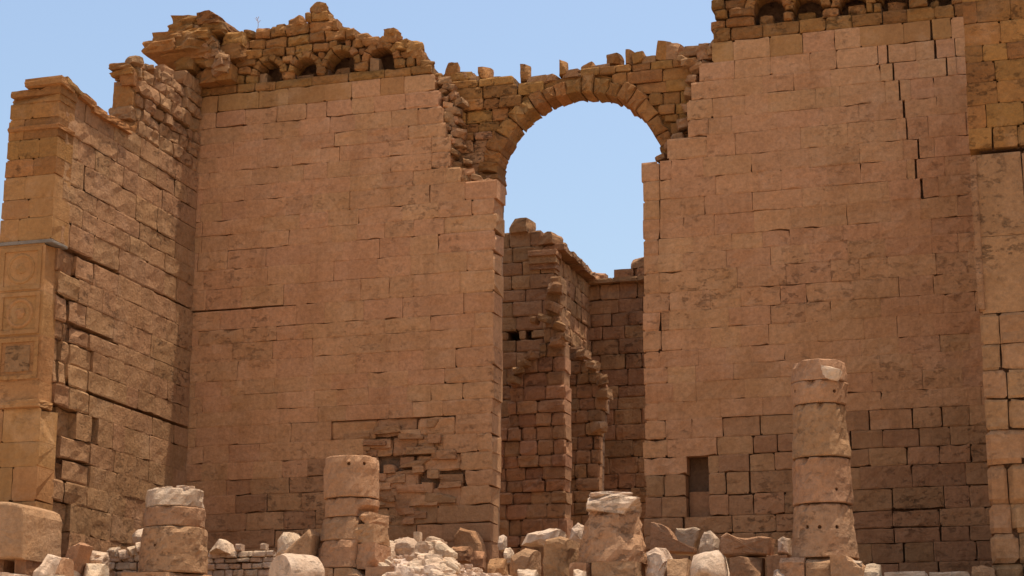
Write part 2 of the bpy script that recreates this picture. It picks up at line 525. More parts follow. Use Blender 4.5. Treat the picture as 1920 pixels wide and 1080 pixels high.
# ------------------------------------------------------------------ ground and floor
FLOOR = -0.42
GROUND = -1.25
def terrain(x, y):
    if y > -11.5: z = GROUND
    else:
        t = min(1.0, (-11.5 - y) / 38.0)
        z = GROUND - 6.1 * (t ** 0.85)
    if -13 < y < 60 and abs(x) < 40:
        z += 0.04 * n3(x, y, 0, 0.8)
    # rubble bank spilling out of the doorway
    z += 0.95 * math.exp(-((x + 3.0) / 2.2) ** 2 - ((y + 7.0) / 2.2) ** 2)
    z += 0.9 * math.exp(-((x + 0.0) / 2.8) ** 2 - ((y + 2.5) / 3.0) ** 2)
    return z

def lin(a, b, n): return [a + (b - a) * i / n for i in range(n + 1)]
gx = [-2500, -900, -350, -150, -70] + lin(-40, 40, 100) + [70, 150, 350, 900, 2500]
gy = [-2500, -900, -350, -150, -90, -70] + lin(-60, -20, 20) + lin(-19.6, 8, 69) + lin(10, 60, 12) + [120, 350, 900, 2500]
gv = [(x, y, terrain(x, y)) for y in gy for x in gx]
gf = []
W = len(gx)
for j in range(len(gy) - 1):
    for i in range(W - 1):
        gf.append((j * W + i, j * W + i + 1, (j + 1) * W + i + 1, (j + 1) * W + i))
M['earth'] = darkened_earth(sandstone('sandy ground turning to brown earth', (0.56, 0.42, 0.30), (0.50, 0.36, 0.25), (0.38, 0.26, 0.17), stain_amt=0.3, bump=0.05, pit=0.4, rnd=0.0, streak=0.0))
g = mesh_obj('ground', gv, gf, 'earth', smooth=True, origin=(0, 0, 0)); g['kind'] = 'structure'

# ------------------------------------------------------------------ masonry styles
def gap_fn(rng, tight, wide, p):
    return lambda: (rng.uniform(*wide) if rng.random() < p else rng.uniform(*tight))

def bare_top(u):
    # the skin survives above this height; below it the blocks are bare
    if u < 0:
        t = min(1, max(0, (u + 14) / 7.5))
        return (2.5 + 2.6 * t if u < -4.3 else 2.2) + 0.7 * n3(u, 4, 3, 0.45)
    return (4.95 if u > 4.6 else 3.1) + 0.6 * n3(u, 4, 3, 0.4)

def facade_style(u, v, rng):
    k = n3(u, 5, v, 0.3)
    if -8.0 < u < -4.0 and 1.8 < v < 5.5 and n3(u, v, 8, 0.8) > -0.3:
        return dict(gap=gap_fn(rng, (0.008, 0.03), (0.03, 0.08), 0.4), rough=0.08, round=0.035, skip=0.12,
                    proud=lambda: rng.uniform(-0.24, 0.02), mat='bare' if rng.random() < 0.75 else 'plaster', chip=0.25, freq=3)
    if v < bare_top(u) + rng.uniform(-0.2, 0.2):
        return dict(gap=gap_fn(rng, (0.001, 0.006), (0.014, 0.03), 0.32), rough=0.04, round=0.010,
                    proud=lambda: rng.uniform(-0.035, 0.015), mat='bare', chip=0.09, dash=0.10)
    if v > 16.9:
        return dict(gap=gap_fn(rng, (0.001, 0.006), (0.014, 0.03), 0.28), rough=0.03, round=0.008,
                    proud=lambda: rng.uniform(-0.015, 0.02), mat='anta' if v > 17.2 and rng.random() < 0.5 else 'plaster', chip=0.08, dash=0.08)
    return dict(gap=gap_fn(rng, (0.0003, 0.002), (0.006, 0.016), 0.16 + 0.22 * max(0, k)), rough=0.045, round=0.004 + 0.008 * max(0, k),
                proud=lambda: rng.uniform(-0.012, 0.012), mat='plaster', chip=0.02, dash=0.05 + 0.14 * max(0, k + 0.1))

def rough_style(mat, rough=0.06, gap=(0.008, 0.03), skip=0.0, proud=0.04, rnd=0.03, thick=0.5, name='stone', chip=0.16):
    def f(u, v, rng):
        return dict(gap=gap_fn(rng, gap, (gap[1], gap[1] * 1.8), 0.25), rough=rough, round=rnd,
                    proud=lambda: rng.uniform(-proud, proud), mat=mat, skip=skip, thick=thick, name=name, chip=chip)
    return f

FR = Frame((0, 0, 0), (1, 0, 0), (0, -1, 0))               # the cella's front wall

# ------------------------------------------------------------------ front wall, left of the doorway
fl = thing('cella_wall', 'tall ruined temple wall left of the arched doorway, row of five niches at its top', 'wall', (-8.5, 1.0, FLOOR))
rl = random.Random(11)
zt = 17.95
out = [(-14.6, -0.6), (-2.98, -0.6)]
right_edge = pts_y([(921, 1000), (925, 760), (927, 600), (929, 430), (931, 352), (905, 339), (872, 331), (849, 320), (843, 270), (836, 232), (824, 190), (816, 150)], 0)
poly = out + right_edge + [(-4.9, zt), (-14.6, zt)]
crs = mk_courses(-0.6, zt, 0.52, 0.74, rl, fixed=(3.2, 5.62, 9.84, 15.0, 17.3))
masonry(fl, FR, poly, crs, (0.8, 1.75), facade_style, rng=rl, core=(0.32, 1.9), core_inset=(0.0, 0.3), end_thick=(None, 1.06),
        slots=[Rect(-13.9, -10.9, 9.81, 9.88)],
        cracks=[(pts_y([(608, 185), (612, 205), (620, 240), (640, 300)], 0), 0.02)])

for k in range(70):
    x = rl.uniform(-7.9, -4.2); z = rl.uniform(1.9, 5.4)
    block('flaked_stone', fl, (x, 0.16 + rl.uniform(-.08, .1), z), (rl.uniform(.4, 1.1), 0.4, rl.uniform(.14, .36)), 'bare' if rl.random() < 0.8 else 'plaster', 0, 0.08, 0.1, 2, 4, rl.uniform(-.05, .05))
# golden ledge above it, and the niches
ledge = pts_y([(372, 181), (800, 140), (808, 122), (372, 152)], 0)
zl = 18.3
poly = [(-14.3, zt), (-5.0, zt), (-5.15, zl), (-14.3, zl)]
masonry(fl, FR, poly, [zt + 0.005, zl], (0.7, 1.5), rough_style('golden', 0.06, (0.006, 0.02), proud=0.03, name='ledge_stone'), rng=rl,
        core=(0.32, 1.9), core_name='ledge_core')
top_px = [(812, 138), (806, 122), (796, 108), (790, 94), (778, 82), (766, 88), (750, 80), (742, 64), (720, 64), (704, 72), (690, 70), (665, 60), (645, 57),
          (634, 46), (632, 32), (613, 26), (611, 12), (584, 12), (582, 28), (572, 32), (558, 46), (548, 38), (530, 48), (510, 56), (480, 58), (474, 74), (452, 64), (440, 92), (436, 150)]
nich = []
for (xa, xb, yb, yt) in ((405, 432, 160, 128), (480, 523, 158, 116), (549, 591, 146, 110), (612, 662, 140, 96), (690, 736, 130, 90)):
    a = at_y(xa, yb, 0); b = at_y(xb, yb, 0); t = at_y((xa + xb) / 2, yt, 0)
    r = (b.x - a.x) / 2
    nich.append(Arch((a.x + b.x) / 2, zl - 0.02, max(zl + 0.12, t.z + 0.02 - r), r * 1.04, 0.24))
poly = pts_y(top_px, 0)
poly = poly + [(-13.2, zl), (-5.3, zl)]
crs = mk_courses(zl, 21.4, 0.26, 0.42, rl)
crs = [zl + 0.005] + crs[1:]
masonry(fl, FR, poly, crs, (0.35, 0.95), rough_style('golden', 0.13, (0.008, 0.03), proud=0.09, rnd=0.06, name='parapet_stone', thick=0.55, chip=0.26), rng=rl,
        holes=nich, core=(0.35, 1.3), deep=(1.3, 1.9), core_name='parapet_core')
def wedge_ring(parent, fr, A, n, d0, d1, mat, rng, a0=0.0, a1=math.pi, name='voussoir', rough=0.03, ringvar=0.12, cham=0.03, weights=None):
    ws = weights or [rng.uniform(0.75, 1.3) for _ in range(n)]
    tot = sum(ws); a = a0
    for w in ws:
        b = a + (a1 - a0) * w / tot
        g = 0.008 / A.r
        ro = A.r + A.ring * rng.uniform(1 - ringvar, 1 + ringvar)
        ri = A.r * rng.uniform(0.985, 1.01)
        m = (a + b) / 2
        P = lambda r, t: (A.cx + r * math.cos(t), A.zs + r * math.sin(t))
        prism(name, fr, [P(ri, a + g), P(ro, a + g), P(ro, m), P(ro, b - g), P(ri, b - g), P(ri, m)], d0 + rng.uniform(-0.05, 0.06), d1, mat, parent, rough, cham)
        a = b
for A in nich:
    wedge_ring(fl, FR, A, 6, 0.0, 0.8, 'golden', rl, name='niche_voussoir')
# stones standing in the niches
for (x0, x1, y0, y1, d) in ((420, 440, 134, 158, 0.05), (482, 501, 138, 160, 0.35), (556, 588, 140, 145, 0.5), (622, 656, 127, 141, 0.7), (693, 711, 106, 129, 0.1)):
    a = at_y(x0, y1, d); b = at_y(x1, y0, d)
    block('niche_stone', fl, ((a.x + b.x) / 2, d + 0.3, (zl + b.z) / 2), (b.x - a.x, 0.6, b.z - zl + 0.04), 'ragged', roundness=0.12)

# moulded corner of the entablature, broken, over the left corner
def slab(parent, name, x0, x1, y0, y1, z0, z1, mat, rough=0.05, rz=0.0, roundness=0.04, tilt=0.0):
    return block(name, parent, ((x0 + x1) / 2, (y0 + y1) / 2, (z0 + z1) / 2), (x1 - x0, y1 - y0, z1 - z0), mat, rz, roundness, rough, 1, 5, tilt)
for (x0, x1, yf, z0, z1, nst, nm) in (
        (-14.9, -12.6, -0.55, 18.32, 18.85, 3, 'cornice_stone'), (-14.8, -12.8, -0.75, 18.82, 19.3, 2, 'cornice_stone'),
        (-15.25, -13.3, -1.0, 19.2, 19.52, 1, 'cornice_moulding'), (-15.85, -13.5, -1.3, 19.42, 19.85, 2, 'cornice_moulding'),
        (-15.6, -13.4, -1.2, 19.8, 20.16, 2, 'cornice_moulding'), (-15.0, -12.95, -0.95, 20.1, 20.5, 2, 'cornice_stone'),
        (-14.95, -13.0, -1.0, 20.42, 20.84, 2, 'cornice_stone'), (-13.5, -12.3, -0.55, 19.15, 19.7, 1, 'cornice_stone'),
        (-13.2, -12.3, -0.5, 19.65, 20.15, 1, 'cornice_stone')):
    xs = [x0] + sorted(x0 + (x1 - x0) * (k + rl.uniform(0.7, 1.3)) / nst for k in range(nst - 1)) + [x1]
    for xa, xb in zip(xs, xs[1:]):
        dz = rl.uniform(-0.03, 0.03)
        slab(fl, nm, xa, xb + 0.03, yf + rl.uniform(-.05, .1), 0.9, z0 + dz, z1 + 0.05 + dz, 'golden', 0.15, rl.uniform(-0.07, 0.07), 0.12, rl.uniform(-0.04, 0.04))
for k in range(26):     # broken packing stones on the right flank of the corner
    t = rl.random()
    x = -13.95 + 1.1 * t + rl.uniform(-0.15, 0.15); z = 20.3 - 1.5 * t + rl.uniform(-0.25, 0.15)
    s = rl.uniform(0.18, 0.42)
    block('packing_stone', fl, (x, -0.55 + rl.uniform(-0.15, 0.1), z), (s * 1.4, 0.5, s * 0.8), 'ragged', rl.uniform(-.4, .4), 0.2, 0.12, 2, 3, rl.uniform(-.5, .5))

# loose stones along the broken top and flank of the wall
for (x, y, s) in ((598, 18, 0.55), (560, 44, 0.5), (527, 58, 0.45), (648, 62, 0.35), (684, 72, 0.42), (735, 66, 0.5), (757, 85, 0.45), (776, 88, 0.6), (786, 104, 0.4), (800, 124, 0.45), (455, 72, 0.4), (468, 66, 0.35)):
    p = at_y(x, y, 0.25)
    block('cap_stone', fl, (p.x, 0.3, p.z), (s * 1.15, 0.6, s * 0.8), 'golden', rl.uniform(-.5, .5), 0.2, 0.12, 3, 4, rl.uniform(-.25, .25))
for (x, y) in [(815, 150), (822, 178), (830, 168), (835, 205), (845, 240), (838, 220), (846, 265), (850, 285), (852, 308), (862, 322), (876, 330), (890, 334), (900, 340), (880, 340), (912, 342), (868, 300), (856, 250), (860, 190), (848, 180), (838, 160), (826, 150), (846, 205)]:
    p = at_y(x, y, 0.45)
    s = rl.uniform(0.22, 0.5)
    block('broken_core_stone', fl, (p.x + 0.05, 0.5 + rl.uniform(0, .3), p.z - 0.05), (s * 1.2, 0.8, s * 0.75), 'ragged', rl.uniform(-.5, .5), 0.15, 0.12, 3, 3, rl.uniform(-.4, .4))

for k in range(46):
    i = rl.randrange(4, len(right_edge) - 1); t = rl.random()
    ux = right_edge[i][0] * (1 - t) + right_edge[i + 1][0] * t; uz = right_edge[i][1] * (1 - t) + right_edge[i + 1][1] * t
    s = rl.uniform(0.18, 0.4)
    block('broken_core_stone', fl, (min(ux + rl.uniform(-0.15, 0.3), -3.1), 0.4 + rl.uniform(0, .5), uz + rl.uniform(-0.15, 0.15)), (s * 1.2, 0.6, s * 0.75), 'ragged' if rl.random() < .6 else 'plaster', rl.uniform(-.5, .5), 0.15, 0.12, 3, 3, rl.uniform(-.4, .4))

# dry stalk on the wall top
sp = at_y(483, 56, 0.3)
vs, fs = [], []
def tube(vs, fs, pts, r, seg=5):
    k0 = len(vs)
    for i, p in enumerate(pts):
        rr_ = r if not isinstance(r, (list, tuple)) else r[i]
        for s in range(seg):
            a = 2 * math.pi * s / seg
            vs.append((p[0] + rr_ * math.cos(a), p[1] + rr_ * math.sin(a), p[2]))
    for i in range(len(pts) - 1):
        for s in range(seg):
            a = k0 + i * seg + s; b = k0 + i * seg + (s + 1) % seg
            fs.append((a, b, b + seg, a + seg))
tube(vs, fs, [(sp.x, 0.3, sp.z - 0.1), (sp.x + 0.02, 0.3, sp.z + 0.2), (sp.x - 0.02, 0.3, sp.z + 0.42)], [0.012, 0.01, 0.006])
for k in range(7):
    a = k * 0.9
    tube(vs, fs, [(sp.x, 0.3, sp.z + 0.25 + 0.03 * k), (sp.x + 0.1 * math.cos(a), 0.3 + 0.1 * math.sin(a), sp.z + 0.36 + 0.02 * k)], [0.006, 0.014], 4)
tag(mesh_obj('dry_plant', vs, fs, 'straw'), 'thin dry plant stalk standing on the wall top above the niches', 'plant')

# ------------------------------------------------------------------ front wall, right of the doorway
fr_ = thing('cella_wall', 'tall temple wall right of the arched doorway with a long stepped crack near its top', 'wall', (8.3, 1.0, FLOOR))
rr_ = random.Random(23)
zr = 18.02
pil = at_y(1203, 305, 0).z
left_edge = pts_y([(1207, 1000), (1206, 760), (1205, 600), (1204, 430), (1203, 306), (1234, 304), (1240, 288), (1268, 270), (1290, 240), (1288, 205), (1300, 160), (1318, 118), (1342, 84)], 0)
poly = [(14.3, -1.0), (2.42, -1.0)] + left_edge + [(5.3, zr), (14.3, zr)]
crs = mk_courses(-1.0, zr, 0.52, 0.74, rr_, fixed=(1.9, 3.3, 5.1, pil, 17.3))
crack = pts_y([(1652, 70), (1664, 100), (1680, 150), (1692, 185), (1698, 240), (1728, 265), (1712, 300), (1730, 360)], 0)
crack2 = pts_y([(1742, 30), (1752, 90), (1778, 130)], 0)
nb = at_y(1287, 968, 0); nt_ = at_y(1328, 862, 0)
alc = Rect(nb.x, nt_.x, nb.z, nt_.z)
alc = Arch((nb.x + nt_.x) / 2, nb.z, nt_.z - 0.32, (nt_.x - nb.x) / 2, 0.0)
def right_style(u, v, rng):
    s = facade_style(u, v, rng)
    if v < bare_top(u):
        s['gap'] = gap_fn(rng, (0.003, 0.012), (0.02, 0.04), 0.34)
    return s
masonry(fr_, FR, poly, crs, (0.75, 1.65), right_style, rng=rr_, core=(0.32, 0.75), core_inset=(0.3, 0.0), end_thick=(1.06, None),
        holes=[alc], deep=(0.75, 1.9), cracks=[(crack, 0.045), (crack2, 0.05), (pts_y([(1236, 304), (1237, 440)], 0), 0.03), (pts_y([(1238, 600), (1240, 662)], 0), 0.04)],
        slots=[Rect(10.7, 10.9, 1.87, 1.92)])
block('alcove_fill', fr_, (alc.cx, 0.66, nb.z + 0.42), (alc.r * 1.9, 0.4, 0.84), 'bare', 0, 0.05, 0.06, 1, 4)
zq = 18.5
masonry(fr_, FR, [(5.15, zr), (14.2, zr), (14.2, zq), (5.0, zq)], [zr + 0.005, zq], (0.6, 1.35), rough_style('golden', 0.06, (0.006, 0.02), proud=0.03, name='ledge_stone'), rng=rr_,
        core=(0.32, 1.9), core_name='ledge_core')
nich2 = []
for (xa, xb, yb, yt) in ((1413, 1470, 38, -12), (1486, 1543, 34, -12), (1572, 1626, 26, -16), (1652, 1706, 18, -28), (1738, 1785, 8, -40)):
    a = at_y(xa, yb, 0); b = at_y(xb, yb, 0); t = at_y((xa + xb) / 2, yt, 0)
    r = (b.x - a.x) / 2
    nich2.append(Arch((a.x + b.x) / 2, zq - 0.02, t.z - r * 0.95, r * 0.95, 0.3))
top_r = pts_y([(1326, 78), (1324, 50), (1334, 44), (1340, 28), (1332, 10), (1334, -25), (1352, -32), (1372, -52), (1420, -60), (1500, -70), (1640, -85), (1820, -90)], 0)
crs = mk_courses(zq, 21.0, 0.3, 0.45, rr_); crs[0] += 0.005
masonry(fr_, FR, top_r + [(14.2, zq), (5.0, zq)], crs, (0.4, 1.0), rough_style('golden', 0.13, (0.008, 0.03), proud=0.09, rnd=0.06, name='parapet_stone', thick=0.55, chip=0.26), rng=rr_,
        holes=nich2, core=(0.35, 1.3), deep=(1.3, 1.9), core_name='parapet_core')
for A in nich2:
    wedge_ring(fr_, FR, A, 6, 0.0, 0.8, 'golden', rr_, name='niche_voussoir')
for (x0, x1, y0, y1, d) in ((1424, 1450, 28, 40, 0.3), (1590, 1622, 8, 26, 0.35), (1612, 1624, 14, 26, 0.1), (1664, 1700, 2, 18, 0.4), (1496, 1530, 22, 34, 0.5), (1744, 1760, 0, 8, 0.3)):
    a = at_y(x0, y1, d); b = at_y(x1, y0, d)
    block('niche_stone', fr_, ((a.x + b.x) / 2, d + 0.3, (zq + b.z) / 2), (b.x - a.x, 0.6, b.z - zq + 0.04), 'golden', roundness=0.3, rough=0.1)
for (x, y, s) in ((1340, 84, 0.4), (1352, 74, 0.5), (1330, 96, 0.4), (1318, 104, 0.45), (1322, 118, 0.4), (1308, 128, 0.4), (1300, 150, 0.35), (1296, 176, 0.4), (1292, 205, 0.35), (1282, 232, 0.45), (1270, 255, 0.4), (1255, 272, 0.35), (1242, 296, 0.3), (1298, 118, 0.4), (1280, 110, 0.35)):
    p = at_y(x, y, 0.45)
    block('broken_core_stone', fr_, (p.x, 0.5 + rr_.uniform(0, .3), p.z), (s * 1.2, 0.8, s * 0.75), 'ragged', rr_.uniform(-.5, .5), 0.15, 0.12, 3, 3, rr_.uniform(-.4, .4))

# ------------------------------------------------------------------ the arch over the doorway
ar = thing('doorway_arch', 'ragged round stone arch bridging the two tall walls against the sky', 'arch', (0.1, 1.5, 13.4))
ra = random.Random(5)
FA = Frame((0, 0.85, 0), (1, 0, 0), (0, -1, 0))
big = Arch(0.05, 12.0, 14.06, 2.97, 0.56)
top_a = pts_y([(800, 150), (840, 132), (870, 138), (905, 142), (960, 148), (1000, 152), (1040, 148), (1070, 140), (1110, 130), (1140, 126), (1165, 112), (1210, 108), (1250, 104), (1300, 100), (1345, 92)], 0.85)
poly = top_a + [(6.2, 13.3), (-6.2, 13.3)]
poly = [p for p in top_a] + [(5.6, 13.0), (-5.0, 13.0)]
crs = mk_courses(13.0, 18.6, 0.3, 0.5, ra)
def arch_style(u, v, rng):
    return dict(gap=gap_fn(rng, (0.006, 0.02), (0.02, 0.045), 0.3), rough=0.05, round=0.025,
                proud=lambda: rng.uniform(-0.10, 0.06), mat='golden' if v > 15.6 + 0.8 * n3(u, v, 0, 0.7) else 'brown' if u < -1 else 'plaster', chip=0.16)
masonry(ar, FA, poly, crs, (0.5, 1.35), arch_style, rng=ra, holes=[big], core=(0.4, 1.0), core_inset=(0.0, 0.0), name='spandrel_stone', core_name='arch_core')
wedge_ring(ar, FA, big, 20, -0.02, 1.05, 'golden', ra, a0=0.04, a1=math.pi + 0.10, rough=0.06, ringvar=0.2, cham=0.05)
vs, fs = [], []
NB = 40
for i in range(NB + 1):
    t = 0.02 + (math.pi - 0.04) * i / NB
    for (rad, dd) in ((big.r + 0.09, 0.2), (big.r + big.ring + 0.12, 0.2), (big.r + big.ring + 0.12, 0.95), (big.r + 0.09, 0.95)):
        vs.append(FA.P(big.cx + rad * math.cos(t), big.zs + rad * math.sin(t), dd))
for i in range(NB):
    for k in range(4):
        a, b = i * 4 + k, i * 4 + (k + 1) % 4
        fs.append((a, a + 4, b + 4, b))
fs += [(0, 1, 2, 3), (NB * 4 + 3, NB * 4 + 2, NB * 4 + 1, NB * 4)]
mesh_obj('arch_backing', vs, fs, 'golden', ar)
for (x, y, w, h, sh) in ((848, 132, 26, 28, .3), (870, 142, 40, 14, .1), (910, 136, 22, 22, .1), (985, 136, 20, 30, .0), (1010, 150, 40, 14, .1), (1055, 126, 16, 28, .1), (1105, 128, 26, 16, .4),
                         (1153, 110, 24, 18, .1), (1180, 106, 12, 26, .1), (1200, 108, 22, 20, .2), (1243, 96, 26, 36, .3), (1262, 96, 30, 32, .3), (1300, 96, 34, 18, .0), (1325, 90, 30, 16, .0),
                         (890, 150, 30, 12, .1), (940, 150, 34, 12, .1), (1035, 146, 30, 12, .1), (1075, 138, 34, 14, .1), (1130, 128, 34, 12, .1), (1222, 112, 30, 12, .1), (1280, 104, 30, 14, .0)):
    p = at_y(x, y, 1.15)
    k = 66.0 / 3600
    block('cap_stone', ar, (p.x, 1.2, p.z - 0.05), (w * k, 0.55, h * k * 1.1), 'golden' if w < 30 else 'ragged', ra.uniform(-.3, .3), 0.12, 0.08, 2, 4, ra.uniform(-1, 1) * sh)

# ------------------------------------------------------------------ left side wall with its pillar end
lw = thing('side_wall', 'weathered side wall at left with long dark slots, ending in a carved pillar front', 'wall', (-15, -5, FLOOR))
rw = random.Random(31)
FL_ = Frame((-14.0, 0, 0), (0, 1, 0), (1, 0, 0))
topl = pts_x([(125, 160), (150, 176), (172, 206), (200, 226), (226, 243)], -14)
poly = [(-0.02, -1.0), (-9.0, -1.0)] + topl + [(-5.0, 15.0), (-0.02, 15.0)]
crs = mk_courses(-1.0, 15.0, 0.58, 0.85, rw, fixed=(2.0, 5.62, 7.6, 9.9))
crs = crs + [15.35]
def side_style(u, v, rng):
    k = n3(u, v, 9, 0.35)
    if u < -7.6 and v < 9.8:
        return dict(gap=gap_fn(rng, (0.004, 0.02), (0.02, 0.05), 0.4), rough=0.07, round=0.025, proud=lambda: rng.uniform(-0.25, 0.0) if u < -8.2 else rng.uniform(-0.08, 0.02), mat='ragged', chip=0.25)
    if v > 9.9:
        return dict(gap=gap_fn(rng, (0.001, 0.008), (0.012, 0.03), 0.28), rough=0.045, round=0.010, dash=0.12, proud=lambda: rng.uniform(-0.02, 0.02), mat='ragged', chip=0.14, freq=2.2)
    return dict(gap=gap_fn(rng, (0.0003, 0.002), (0.008, 0.02), 0.16), rough=0.034, round=0.004, dash=0.08, proud=lambda: rng.uniform(-0.012, 0.012), mat='ragged', chip=0.10, freq=2.0)
slots = [Rect(-6.9, -0.05, 5.58, 5.68), Rect(-7.9, -5.7, 7.55, 7.68), Rect(-9.0, -6.3, 9.86, 9.97), Rect(-3.0, -0.05, 9.87, 9.93)]
hp = [at_x(192, 495, -14), at_x(178, 812, -14), at_x(108, 785, -14)]
holes = [Rect(p.y - 0.22, p.y + 0.22, p.z - 0.25, p.z + 0.25) for p in hp]
masonry(lw, FL_, poly, crs, (0.8, 1.9), side_style, rng=rw, slots=slots, holes=holes, core=(0.34, 0.9), deep=(0.9, 1.75), core_inset=(0.15, 0.0),
        cracks=[(pts_x([(128, 545), (130, 580), (122, 640), (112, 700), (104, 760), (112, 800), (118, 900)], -14), 0.13)])
# its higher remnant in the corner
stub = pts_x([(352, 150), (330, 148), (318, 130), (296, 140), (282, 128), (262, 120)], -14)
polys = [(-0.02, 15.0), (-0.02, 18.55), (-0.9, 18.55)] + stub[1:] + [(-4.75, 15.0)]
crs = mk_courses(15.005, 18.5, 0.4, 0.55, rw)
masonry(lw, FL_, polys, crs, (0.45, 1.0), rough_style('ragged', 0.10, (0.01, 0.035), proud=0.09, rnd=0.035, chip=0.2, name='remnant_stone'), rng=rw, core=(0.34, 1.0), core_inset=(0.3, 0.0), end_thick=(1.0, None), core_name='remnant_core')
for (z0, z1, x0, y0, mat) in ((15.05, 15.55, -14.8, -4.95, 'golden'), (15.53, 16.0, -14.95, -5.05, 'ragged'), (15.98, 16.75, -14.9, -5.0, 'golden'), (16.72, 17.25, -14.85, -5.1, 'golden'), (17.1, 17.34, -14.92, -5.15, 'golden'), (17.3, 17.52, -15.0, -5.2, 'golden')):
    slab(lw, 'remnant_stone', x0 + rw.uniform(-.06, .06), -14.12 + rw.uniform(-.1, .1), y0, y0 + 1.0, z0, z1, mat, 0.12, rw.uniform(-.09, .09), 0.08)
for k in range(14):
    y = -4.8 + 4.4 * rw.random()
    z = 17.5 + (y + 4.8) * 0.2 + rw.uniform(-0.1, 0.15)
    s = rw.uniform(0.25, 0.5)
    block('packing_stone', lw, (-14.35 + rw.uniform(-.3, .2), y, z), (s, s * 1.3, s * 0.8), 'ragged', rw.uniform(-.6, .6), 0.2, 0.12, 3, 3, rw.uniform(-.4, .4))
# capping slabs sliding down the wall top
for (x, y, l) in ((138, 168, 1.3), (160, 190, 1.0), (182, 212, 0.9), (205, 226, 0.9), (228, 240, 1.0), (120, 160, 0.9)):
    p = at_x(x, y, -14)
    block('cap_slab', lw, (-14.5, p.y, p.z + 0.02), (1.3, l, 0.26), 'golden', rw.uniform(-.06, .06), 0.05, 0.05, 1, 4, rw.uniform(-.05, .05), rw.uniform(-.16, .02))

# pillar front of the side wall
FP = Frame((0, -10.0, 0), (1, 0, 0), (0, -1, 0))
crs = mk_courses(9.98, 14.52, 0.5, 0.75, rw)
pil_style = lambda u, v, rng: dict(gap=gap_fn(rng, (0.002, 0.008), (0.01, 0.025), 0.25), rough=0.035, round=0.012, proud=lambda: rng.uniform(-0.015, 0.02), mat='golden' if v > 12.4 + 0.6 * n3(u, v, 2, 1) else 'anta', chip=0.10, thick=1.0)
masonry(lw, FP, [(-15.85, 9.9), (-13.98, 9.9), (-13.99, 14.52), (-15.72, 14.52)], crs, (0.7, 1.25), pil_style, rng=rw, core=(0.3, 1.2), core_inset=(0.2, 0.2), name='pillar_stone', core_name='pillar_core')
for (z0, z1, x0, x1, yo) in ((14.5, 14.76, -15.76, -13.96, 0.05), (14.73, 14.94, -15.7, -14.7, 0.08), (14.73, 15.03, -14.72, -13.93, 0.08), (13.6, 13.75, -15.76, -13.93, 0.05)):
    slab(lw, 'pillar_stone', x0, x1, -10.0 - yo, -9.0, z0, z1, 'golden', 0.04, 0.0)
masonry(lw, FP, [(-15.85, -1.0), (-14.0, -1.0), (-14.0, 4.7), (-15.85, 4.7)], mk_courses(-1.0, 4.7, 0.75, 1.1, rw), (0.7, 1.2), pil_style, rng=rw, core=(0.3, 1.2), core_inset=(0.2, 0.2), name='pillar_stone', core_name='pillar_core')
b = block('timber_course', lw, (-14.95, -9.55, 9.93), (1.98, 1.0, 0.10), 'beam', 0, 0.02, 0.02, 0, 4)
# carved shaft: flat shaft, three framed panels, two with a round moulding
def boxv(vs, fs, x0, x1, y0, y1, z0, z1):
    k = len(vs)
    vs += [(x0, y0, z0), (x1, y0, z0), (x1, y1, z0), (x0, y1, z0), (x0, y0, z1), (x1, y0, z1), (x1, y1, z1), (x0, y1, z1)]
    fs += [(k, k + 3, k + 2, k + 1), (k + 4, k + 5, k + 6, k + 7), (k, k + 1, k + 5, k + 4), (k + 1, k + 2, k + 6, k + 5), (k + 2, k + 3, k + 7, k + 6), (k + 3, k, k + 4, k + 7)]
masonry(lw, FP, [(-15.85, 4.7), (-14.12, 4.7), (-14.18, 9.88), (-15.85, 9.88)], [4.705, 5.55, 6.97, 8.36, 9.88], (2.2, 2.6),
        lambda u, v, rng: dict(gap=lambda: rng.uniform(0.001, 0.004), rough=0.02, round=0.01, proud=lambda: rng.uniform(-0.006, 0.006), mat='anta', chip=0.04, thick=0.8),
        rng=rw, core=(0.3, 1.2), core_inset=(0.2, 0.2), name='shaft_stone', core_name='shaft_core')
def carved_panel(x0, x1, z0, z1, ring=True):
    vs, fs = [], []
    f = 0.13; y0, y1 = -10.04, -9.9
    boxv(vs, fs, x0, x1, y0, y1, z1 - f, z1); boxv(vs, fs, x0, x1, y0, y1, z0, z0 + f)
    boxv(vs, fs, x0, x0 + f, y0 + 0.004, y1, z0 + f, z1 - f); boxv(vs, fs, x1 - f, x1, y0 + 0.004, y1, z0 + f, z1 - f)
    pn = mesh_obj('carved_panel', vs, fs, 'anta', lw)
    if ring:
        cx, cz = (x0 + x1) / 2, (z0 + z1) / 2; rad = min(x1 - x0, z1 - z0) / 2 - 0.24
        vs, fs = [], []
        NS, NT = 20, 6
        for i in range(NS):
            a = 2 * math.pi * i / NS
            for j in range(NT):
                t = 2 * math.pi * j / NT
                rr2 = rad + 0.06 * math.cos(t)
                vs.append((cx + rr2 * math.cos(a), -9.995 + 0.03 * math.sin(t), cz + rr2 * math.sin(a)))
        for i in range(NS):
            for j in range(NT):
                fs.append((i * NT + j, ((i + 1) % NS) * NT + j, ((i + 1) % NS) * NT + (j + 1) % NT, i * NT + (j + 1) % NT))
        mesh_obj('round_moulding', vs, fs, 'anta', pn)
        block('rosette', pn, (cx, -9.985, cz), (rad * 0.75, 0.09, rad * 0.75), 'anta', 0, 0.8, 0.3, 2, 4)
    else:
        block('sunken_field', pn, ((x0 + x1) / 2, -9.98, (z0 + z1) / 2), ((x1 - x0) - 0.55, 0.1, (z1 - z0) - 0.5), 'ragged', 0, 0.03, 0.08, 0, 5)
    return pn
carved_panel(-15.70, -14.28, 8.42, 9.78); carved_panel(-15.65, -14.25, 7.02, 8.34); carved_panel(-15.62, -14.22, 5.60, 6.90, False)
